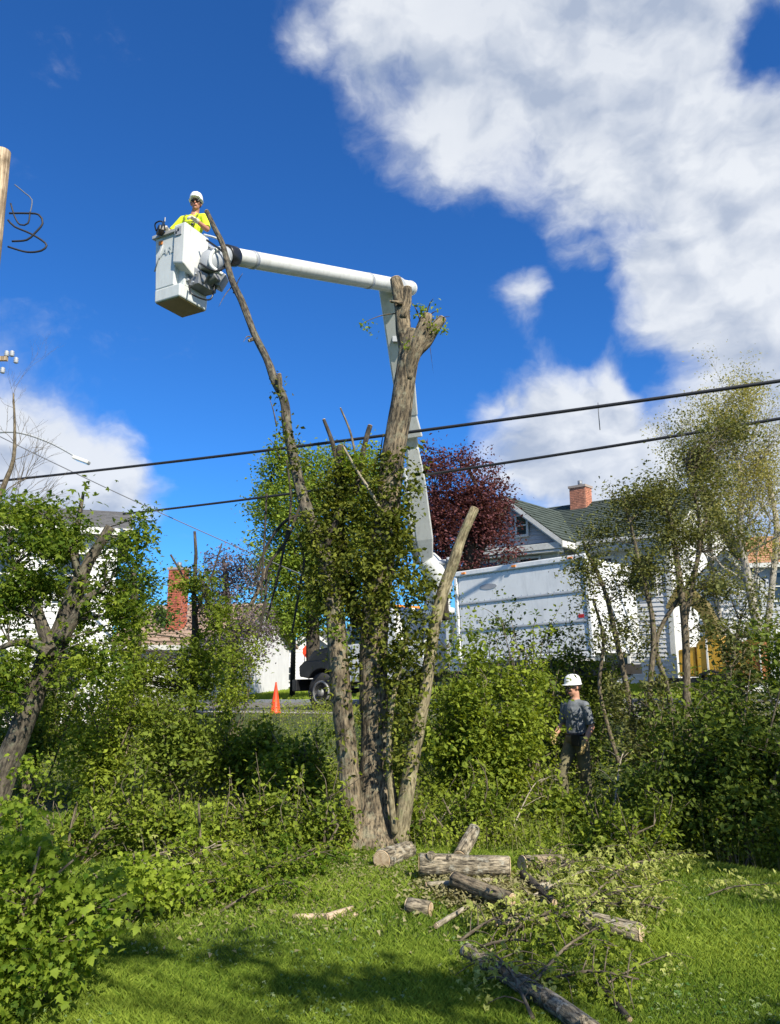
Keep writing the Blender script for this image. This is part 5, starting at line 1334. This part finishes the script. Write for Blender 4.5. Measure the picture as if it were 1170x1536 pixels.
# ------------------------------------------------------------------ shrubs and undergrowth, one thing per plant
def shrub(label, u, v0, v1, wd, y, leafm, n, size=.07, tmpl=T_OVAL, per=13, rc=.10, dep=.6, name='shrub', gap=(2.3, -.1), twig='twig', tshift=0.0, nst=7, up=.35):
    """outline in the photograph: centre column u, top v0, foot v1, width wd"""
    g = at(u, v1, y); base = Vector((g.x, y, h(g.x, y)))
    k = mpp((v0+v1)/2, y); top = at(u, v0, y).z; H_ = max(.4, top-base.z); W_ = wd/2*k
    r = root(name, label, 'shrub', base)
    stems = []
    mb = MB()
    for i in range(nst):
        a = base+Vector((rng.uniform(-.3, .3)*W_, rng.uniform(-.1, .1), -.03)); b = base+Vector((rng.uniform(-.85, .85)*W_, rng.uniform(-.6, .6)*dep, H_*rng.uniform(.65, .95)))
        p = [a, a.lerp(b, .5)+Vector((rng.normal()*.08, rng.normal()*.05, .08)), b]; rd = [.016, .011, .004]; stems.append((p, rd)); mb.tube(p, rd, 6, seed=i, step=.15)
    el = [((base.x, y, base.z+H_*.5), (W_*.95, dep, H_*.5)), ((base.x-W_*.3, y, base.z+H_*.35), (W_*.7, dep, H_*.36)), ((base.x+W_*.35, y, base.z+H_*.6), (W_*.6, dep*.8, H_*.4))]
    for _ in range(4):
        q = rng.uniform(-1, 1); rr = rng.uniform(.25, .5); el.append(((base.x+q*W_, y+rng.uniform(-.5, .5)*dep, base.z+H_*rng.uniform(.2, .95)), (W_*rr, dep*rr*1.2, H_*rr*.8)))
    el[0] = (el[0][0], (W_*.8, dep, H_*.42))
    C, T, cc = clumps(el, int(n*2.0), rc*.85, per*1.2, .55, (gap[0]*1.5, gap[1]+.09), tshift=tshift); size *= .90
    # shoots that stand out of the outline, leaves strung along them
    SC_ = []; ST_ = []
    for i in range(int(10+W_*12)):
        p = cc[rng.integers(len(cc))]; l = rng.uniform(.25, .62); q = p+np.array([rng.normal()*.25*l, rng.normal()*.2*l, l*rng.uniform(.4, 1)])
        mb.tube([p, (p+q)/2+np.array([rng.normal()*.04, 0, .03]), q], [.006, .004, .0015], 4)
        k = int(l*34); t_ = rng.uniform(.1, 1, k)[:, None]; SC_.append(p+(q-p)*t_+rng.normal(0, .03, (k, 3))); ST_.append(np.full(k, rng.uniform(.3, .95)))
    C = np.concatenate([C]+SC_); T = np.concatenate([T]+ST_)
    twigs_to(mb, cc, stems, .006, maxn=60)
    mb.build('branches', M[twig], r)
    mb = MB(); leaves(mb, C, size, tmpl, up, .4, T); mb.build('foliage', M[leafm], r)
    return r
SH = [
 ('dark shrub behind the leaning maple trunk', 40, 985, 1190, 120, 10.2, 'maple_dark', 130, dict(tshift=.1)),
 ('mid green shrub right of the leaning maple trunk', 150, 1010, 1215, 130, 9.8, 'bush', 150, dict(tshift=.15)),
 ('tangled shrub below the slim young tree', 260, 1035, 1220, 120, 9.6, 'maple_dark', 150, dict(tshift=.25)),
 ('yellow-green shrub in front of the traffic cone', 360, 1075, 1225, 120, 10.3, 'bush', 140, dict(tshift=-.1)),
 ('sunlit low shrub against the left side of the big maple', 450, 1080, 1225, 110, 9.4, 'bush', 130, dict(tshift=-.15)),
 ('light green bush growing just right of the pale leaning stem', 690, 985, 1230, 130, 9.6, 'bush', 250, dict(per=15)),
 ('bright yellow-green bush left of the ground worker', 762, 1000, 1235, 115, 9.5, 'bush', 240, dict(tshift=.12, per=15)),
 ('tall wispy sapling bush before the chip box', 800, 905, 1200, 130, 10.6, 'bush', 75, dict(per=9, nst=9, tshift=-.1)),
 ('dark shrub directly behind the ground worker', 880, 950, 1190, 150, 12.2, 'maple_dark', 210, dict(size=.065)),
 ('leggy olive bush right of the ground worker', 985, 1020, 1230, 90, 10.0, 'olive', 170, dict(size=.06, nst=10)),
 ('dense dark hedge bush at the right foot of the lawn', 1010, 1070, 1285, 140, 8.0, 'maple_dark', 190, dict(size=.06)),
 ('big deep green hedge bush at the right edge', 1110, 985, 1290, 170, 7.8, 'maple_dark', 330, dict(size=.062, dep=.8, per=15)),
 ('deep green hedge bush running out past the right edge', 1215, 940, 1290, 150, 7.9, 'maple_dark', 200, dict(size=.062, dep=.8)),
 ('brownish green tall bush behind the right hedge', 1130, 930, 1150, 110, 9.6, 'olive', 130, dict(tshift=-.2)),
 ('green bush on the bank below the chipper', 1060, 1010, 1120, 110, 11.5, 'maple_dark', 120, dict(tshift=.2)),
 ('shrub on the bank under the chip box corner', 700, 940, 1080, 120, 13.2, 'maple_dark', 130, dict(tshift=.1)),
 ('shrub on the bank under the middle of the chip box', 810, 930, 1070, 140, 13.0, 'maple_dark', 150, dict(tshift=-.1)),
 ('dark bush between the truck cab and the left stems', 590, 1010, 1190, 110, 10.5, 'maple_dark', 120, dict()),
 ('bush beside the white house at the left picture edge', 20, 975, 1085, 150, 17.5, 'bush', 120, dict(size=.09, rc=.16)),
 ('bush between the white house and the tan roofed house', 150, 990, 1080, 130, 18.0, 'bush', 110, dict(size=.09, rc=.16, tshift=-.1)),
 ('leafy bush hiding the foot of the tall white house', 85, 955, 1090, 110, 16.6, 'bush', 170, dict(size=.08, rc=.15)),
 ('light bush in front of the white wall left of the traffic cone', 345, 950, 1062, 90, 17.8, 'bush', 110, dict(size=.08, rc=.15, tshift=.1)),
 ('low bush under the tan roofed house', 240, 985, 1070, 110, 17.8, 'bush', 100, dict(size=.08, rc=.15)),
 ('low leafy growth before the feet of the ground worker', 850, 1195, 1255, 110, 8.7, 'bush', 95, dict(dep=.3, tshift=-.1)),
]
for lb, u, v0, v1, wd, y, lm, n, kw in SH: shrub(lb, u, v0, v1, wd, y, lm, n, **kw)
for lb, u, v0, v1, wd, y, n in (('ragged weedy clump at the left foot of the big maple', 470, 1190, 1275, 110, 7.4, 60), ('low weedy clump behind the fallen logs', 700, 1190, 1280, 150, 7.9, 80), ('weedy clump under the left shrubs', 380, 1185, 1270, 130, 7.8, 70),
                              ('leafy clump in front of the leaning maple foot', 120, 1180, 1290, 150, 7.2, 80), ('leafy clump under the dark left shrubs', 250, 1190, 1280, 130, 7.5, 70), ('weeds round the foot of the pale leaning stem', 620, 1200, 1262, 60, 7.9, 40), ('weeds at the foot of the right hedge', 930, 1210, 1300, 130, 7.3, 70)):
    shrub(lb, u, v0, v1, wd, y, 'bush', n, size=.055, dep=.35, rc=.07, per=11, nst=4, tshift=-.05)

# near left saplings: bright drooping maple leaves
def near_maple(label, y, stems, ells, n, per, size, tshift=0):
    p0 = stems[0][0]; a = at(p0[0], p0[1], y); 
    tree('maple_sapling', label, 'tree', Vector((a.x, y, h(a.x, y))), [PT(s_, y) for s_ in stems], ells, 'maple', 'twig', int(n*2.6), .065, per*1.1, size*.60, T_MAPLE, .15, 1.6, .6, (4.2, .04), seg=8, twr=.004, maxtw=140, step=.08, tshift=tshift)
near_maple('bright leaved maple sapling filling the bottom left corner', 4.2,
           [[(-20, 1560, 10), (10, 1450, 8), (40, 1350, 6), (60, 1270, 4)], [(0, 1500, 7), (60, 1420, 6), (130, 1370, 4), (190, 1340, 3)], [(10, 1440, 6), (60, 1340, 5), (110, 1290, 3)], [(-20, 1520, 7), (30, 1500, 5), (70, 1490, 3)]],
           [E(20, 1400, 4.2, 60, 110, .35), E(70, 1330, 4.3, 70, 55, .3), E(130, 1370, 4.2, 60, 36, .25), E(20, 1280, 4.4, 55, 60, .3), E(175, 1335, 4.4, 34, 22, .15), E(70, 1440, 4.1, 50, 40, .25), E(15, 1500, 4.1, 45, 50, .25), E(35, 1235, 4.6, 30, 30, .2)], 230, 9, .058, .0)
near_maple('short yellow-green maple sapling amid the cut brush', 5.6,
           [[(190, 1400, 6), (195, 1350, 5), (205, 1310, 4), (200, 1280, 3)], [(195, 1370, 4), (160, 1330, 3), (140, 1310, 2)]],
           [E(200, 1320, 5.6, 34, 34, .2), E(155, 1340, 5.6, 40, 26, .2), E(215, 1350, 5.5, 36, 20, .15), E(250, 1330, 5.7, 30, 20, .15)], 70, 8, .060, .25)
near_maple('thin upright sapling with a bright leafy tip by the brush', 6.8,
           [[(300, 1300, 5), (300, 1250, 4), (298, 1205, 3)]], [E(299, 1220, 6.8, 12, 26, .1), E(285, 1265, 6.8, 24, 20, .15)], 18, 8, .060, .3)
near_maple('small sapling with leaves hanging before the leaning trunk', 7.4,
           [[(40, 1260, 5), (38, 1200, 4), (40, 1140, 3)]], [E(40, 1160, 7.4, 18, 40, .12), E(15, 1215, 7.3, 30, 30, .15)], 26, 8, .062, .15)

# ------------------------------------------------------------------ logs, cut branches
def log(label, a, b, r0, r1, bark='logbark', name='log', rough=.10, seg=30, dz=0.0, knots=(), ends=True, group=None, bend=0.0, up=0.0):
    """a, b = (u, v) of the ends where they touch the ground"""
    A = ground(*a); B = ground(*b); dz = 0.0 if isinstance(dz, tuple) else dz; A.z = h(A.x, A.y)+r0*.9+dz; B.z = h(B.x, B.y)+r1*.9+dz+up
    r = root(name, label, 'log', (A+B)/2)
    mid = (A+B)/2+Vector((bend, bend*.5, abs(bend)*.2))
    mb = MB(); mb.tube([A, A.lerp(mid, .5), mid, mid.lerp(B, .5), B], [r0, r0*.98, (r0+r1)/2, r1*1.02, r1], seg, rough=rough, step=.04, rk=8, seed=rng.uniform(0, 40), cap=True)
    for t, l_, rr in knots:
        p = A.lerp(B, t); d = Vector((rng.uniform(-.3, .3), -.6, .8)).normalized(); mb.tube([p, p+d*l_], [rr*1.3, rr], 12, rough=.05, step=.03)
    mb.build('bark', M[bark], r)
    if ends:
        d = (B-A).normalized()
        for q, s_, rr in ((A, -1, r0), (B, 1, r1)):
            c = MB(); c.tube([q+d*s_*.004, q+d*s_*.010], [rr*.93, rr*.90], 24, step=0); c.build('cut_end', M['cut'], r)
    return r
log('thick pale log lying level across the middle of the brush', (630, 1326), (764, 1328), .086, .080, dz=.06, knots=((.12, .12, .03), (.35, .10, .02)))
log('short thick log with its cut face toward the left, by the maple foot', (573, 1305), (612, 1288), .085, .080)
log('stub of log leaning up behind the thick pale log', (690, 1296), (712, 1284), .062, .058, dz=(0,), up=.17)
log('dark barked log piece half hidden right of the thick pale log', (785, 1312), (850, 1308), .080, .07, 'bark')
log('brown stripped log sloping down to a dark end', (682, 1350), (768, 1382), .052, .046, 'bark', dz=.09)
log('mossy log stub at the left of the brush pile', (612, 1372), (645, 1376), .055, .05)
log('log with a bright sawn end pointing right on the lawn', (875, 1400), (962, 1422), .058, .055, 'logbark', dz=.03)
log('long lichen spotted log at the bottom of the picture', (700, 1440), (985, 1640), .046, .050, 'logbark', bend=.03, knots=((.25, .10, .022), (.5, .08, .02), (.7, .09, .02)))
log('thin pale split log lying alone on the grass', (442, 1382), (535, 1378), .022, .018, 'strip', rough=.2)
log('short split limb crossing the thin pale one', (490, 1386), (532, 1370), .024, .018, 'strip', rough=.25, dz=.015)
log('dark thin limb slanting through the right brush', (785, 1330), (832, 1372), .030, .022, 'bark_dark', dz=.06)
log('pale limb lying beside the dark barked log', (800, 1345), (880, 1330), .028, .02, 'logbark', dz=.03)
log('slim pale limb crossing the middle of the pile', (640, 1345), (735, 1338), .022, .018, 'twig_pale', dz=.06)
log('grey limb under the wilted leaves', (745, 1400), (860, 1385), .030, .022, 'logbark', dz=.03)
log('narrow grey limb under the brush pile front', (655, 1400), (700, 1372), .018, .014, 'twig_pale', dz=.03)
log('slim dark limb behind the long spotted log', (895, 1480), (945, 1540), .018, .016, 'bark_dark', dz=.01)

def chips():
    mb = MB(); n = 5200
    g = ground(725, 1345); x = g.x+rng.normal(0, .22, n); y = g.y+rng.normal(0, .16, n)
    leaves(mb, np.stack([x, y, H(x, y)+rng.uniform(.01, .09, n)], -1), .035, T_TRI, .8)
    g = ground(480, 1330); x = g.x+rng.normal(0, .9, n); y = g.y+rng.normal(0, .5, n)
    leaves(mb, np.stack([x, y, H(x, y)+rng.uniform(.01, .05, n)], -1), .03, T_TRI, .8)
    mb.build('dry_leaf_litter', M['drygrass'], kind='stuff')
chips()
def brush(label, a, b, leafm, n, size_, tmpl=T_THREE, rise=.11, rad=.011, w=.24, per=7, bark='twig', tshift=0.0, ntw=14, name='cut_branch', lit=.3):
    A = ground(*a); B = ground(*b); A.z = h(A.x, A.y)+.03; B.z = h(B.x, B.y)+rise; size = min(size_, .05)*.76; n = int(n*(1.8 if a[0] < 550 else 1.0))
    r = root(name, label, 'cut branch', A)
    L_ = (B-A).length; mid = (A+B)/2+Vector((0, 0, rise*.45)); sp = [A, mid, B]
    mb = MB(); mb.tube(sp, [rad, rad*.75, rad*.4], 8, rough=.04, step=.08)
    side = (B-A).cross(Vector((0, 0, 1))).normalized(); tips = []
    for k in range(ntw):
        t = .15+.85*k/ntw; p = (A.lerp(mid, t*2) if t < .5 else mid.lerp(B, t*2-1)); s_ = 1 if k % 2 else -1
        q = p+side*s_*w*rng.uniform(.5, 1.3)+(B-A).normalized()*L_*.2*rng.uniform(0, 1)+Vector((0, 0, rng.uniform(-.12, .11 if rise < .3 else .2)))
        q.z = max(q.z, h(q.x, q.y)+.02); mb.tube([p, (p+q)/2+Vector((0, 0, .04)), q], [rad*.45, rad*.3, rad*.12], 5); tips += [q, (p+q)/2]
    mb.build('stem', M[bark], r)
    if n:
        T = np.array([tuple(t) for t in tips]); i = rng.integers(0, len(T), n); k = rng.poisson(per, n); j = np.repeat(np.arange(n), k)
        C = T[i][j]+rng.normal(0, .045, (len(j), 3)); C[:, 2] = np.maximum(C[:, 2], H(C[:, 0], C[:, 1])+.012)
        mb = MB(); leaves(mb, C, size, tmpl, .4, .7, (rng.uniform(.2, .8, n)+tshift)[j]); mb.build('leaves', M[leafm], r)
BR = [
 ('leafy cut branch with wilting leaves over the fallen logs', (860, 1380), (960, 1320), 'pale', 60, .050, {}),
 ('leafy cut branch lying across the middle of the brush pile', (760, 1410), (900, 1375), 'pale', 60, .04, dict(rise=.10)),
 ('green leafy branch right of the thick pale log', (810, 1350), (830, 1290), 'bush', 40, .050, {}),
 ('wilted branch tips hanging at the front of the brush pile', (690, 1420), (790, 1400), 'pale', 30, .052, {}),
 ('leafy branch between the spotted log and the sawn end log', (790, 1500), (900, 1420), 'bush', 60, .046, {}),
 ('small leafy branch draped over the spotted log', (800, 1540), (740, 1460), 'pale', 36, .042, {}),
 ('leafy branch beside the log with the bright sawn end', (860, 1380), (990, 1350), 'bush', 45, .045, {}),
 ('branch with pale leaves at the right border of the pile', (900, 1330), (1000, 1310), 'pale', 45, .048, {}),
 ('bare pale branch lying low across the pile', (770, 1370), (930, 1320), 'pale', 12, .045, dict(rise=.12, ntw=10, bark='twig_pale', rad=.010)),
 ('leafy twigs along the front of the brush pile', (720, 1430), (820, 1440), 'bush', 40, .04, dict(rise=.08)),
 ('pale leaved spray right of the spotted log', (820, 1480), (960, 1500), 'bush', 60, .04, dict(rise=.1)),
 ('wilted spray above the brown stripped log', (800, 1345), (880, 1310), 'pale', 50, .04, dict(rise=.12)),
 ('leafy spray behind the bright sawn end log', (900, 1370), (1000, 1390), 'pale', 50, .04, dict(rise=.1)),
 ('bare forked pale twig leaning on the pile', (760, 1270), (840, 1240), 'pale', 4, .045, dict(rise=.55, ntw=6, bark='twig_pale', rad=.009)),
 ('bare twig fork at the foot of the pale stem', (645, 1265), (735, 1215), 'bush', 6, .045, dict(rise=.45, ntw=6, bark='twig_pale', rad=.008)),
 ('dead branch propped at the front of the right hedge', (915, 1290), (950, 1210), 'pale', 12, .045, dict(rise=.75, ntw=9, bark='twig_pale', rad=.012)),
 ('second dead branch tangled in the right hedge', (1000, 1295), (940, 1230), 'pale', 6, .045, dict(rise=.6, ntw=8, bark='twig_pale', rad=.009)),
 ('leafy branch tip on the lawn near the right hedge', (1060, 1350), (1150, 1340), 'pale', 26, .040, dict(rise=.06, ntw=8, rad=.006)),
 ('sparse leafy twig on the lawn at the lower right', (890, 1500), (1010, 1445), 'pale', 14, .036, dict(rise=.05, ntw=8, rad=.006)),
 ('cut branch on the lawn edge left of the maple foot', (330, 1350), (480, 1300), 'maple', 60, .050, dict(tshift=-.3)),
 ('leafy heap of cut branch in the middle of the left brush', (250, 1360), (400, 1290), 'bush', 60, .050, {}),
 ('dry tangled branch in the left brush', (180, 1390), (330, 1280), 'pale', 10, .045, dict(bark='twig_pale', ntw=22, w=.3)),
 ('second dry branch lower in the left brush', (130, 1370), (270, 1370), 'bush', 16, .045, dict(bark='twig', ntw=20, w=.3)),
 ('leafy branch by the left shrubs', (120, 1300), (280, 1240), 'maple', 50, .052, dict(tshift=-.25)),
 ('leafy branch in front of the left weeds', (400, 1330), (520, 1270), 'bush', 50, .048, {}),
 ('dry bare twigs before the dark left shrubs', (320, 1245), (410, 1170), 'pale', 5, .045, dict(bark='twig_pale', rise=.4, ntw=14)),
 ('bright leafy tip at the lawn edge left of centre', (330, 1375), (440, 1345), 'maple', 40, .046, dict(rise=.10, tshift=-.1)),
]
for lb, a, b, lm, n, sz, kw in BR: brush(lb, a, b, lm, n, sz, **kw)

# ------------------------------------------------------------------ trees out of view on the sunny side: their shade falls on the lawn and hedge
for lb, x, y, z0, els, n in (('garden tree beyond the right edge shading the hedge', 7.4, 2.6, 7.2, [((7.4, 1.9, 6.0), (1.8, 1.3, 1.0)), ((9.3, 1.9, 6.2), (1.4, 1.2, 1.0)), ((7.6, .2, 6.0), (1.9, .32, .3))], 300),
                        ('garden tree behind the camera shading the lawn', 5.2, -2.6, 7.5, [((2.2, -.7, 6.0), (1.2, .10, .12)), ((3.9, -1.25, 6.0), (1.2, .12, .14)), ((5.8, -2.0, 6.0), (1.2, .16, .16)), ((2.2, -2.3, 6.0), (1.3, .18, .2)), ((1.2, -1.5, 6.1), (.8, .08, .1))], 170)):
    b = Vector((x, y, h(x, y)))
    tree('garden_tree', lb, 'tree', b, [([b, b+Vector((.1, 0, 2.5)), b+Vector((0, .1, 4.5)), b+Vector((.1, 0, z0-1))], [.2, .16, .12, .05])], els, 'bush', 'bark', n, .12, 26, .11, T_OVAL, .4, .2, .6, (1.5, -.2), seg=12, twr=.02, maxtw=60, step=.3)

# ------------------------------------------------------------------ more cut brush on the left, and the groups of alike things
for lb, a, b, lm, n, sz, kw in (
 ('yellow-green leafy branch lying at the lawn edge by the near sapling', (230, 1385), (330, 1345), 'maple', 40, .05, dict(rise=.12)),
 ('leafy branch in shade just left of the maple foot', (430, 1300), (500, 1250), 'bush', 40, .05, dict(rise=.2)),
 ('brown twiggy branch heaped behind the near sapling', (150, 1340), (300, 1310), 'pale', 14, .045, dict(bark='twig', ntw=26, w=.35, rise=.2)),
 ('leafy branch hanging over the lawn edge in the middle of the left brush', (290, 1365), (420, 1330), 'bush', 50, .05, dict(rise=.15)),
 ('dull green branch heap below the dark left shrubs', (200, 1290), (360, 1260), 'bush', 50, .05, dict(rise=.25)),
): brush(lb, a, b, lm, n, sz, **kw)
GROUPS = {'log': 'cut logs and limbs lying on the lawn', 'cut branch': 'cut branches heaped round the maple', 'shrub': 'shrubs and weedy clumps along the bank',
          'person': 'tree crew in white hard hats', 'cable': 'overhead cables', 'house': 'houses beyond the road', 'utility pole': 'utility poles at the left edge'}
for o in list(SC.objects):
    if o.parent is None and o.get('category') in GROUPS: o['group'] = GROUPS[o['category']]
    if o.parent is None and o.get('category') == 'tree':
        n_ = o.name.split('.')[0]
        o['group'] = {'birch_tree': 'white birches at the right', 'maple_sapling': 'maple saplings at the left', 'garden_tree': 'garden trees beside the lawn', 'maple_tree': 'cut back maples'}.get(n_, 'trees beyond the bank')
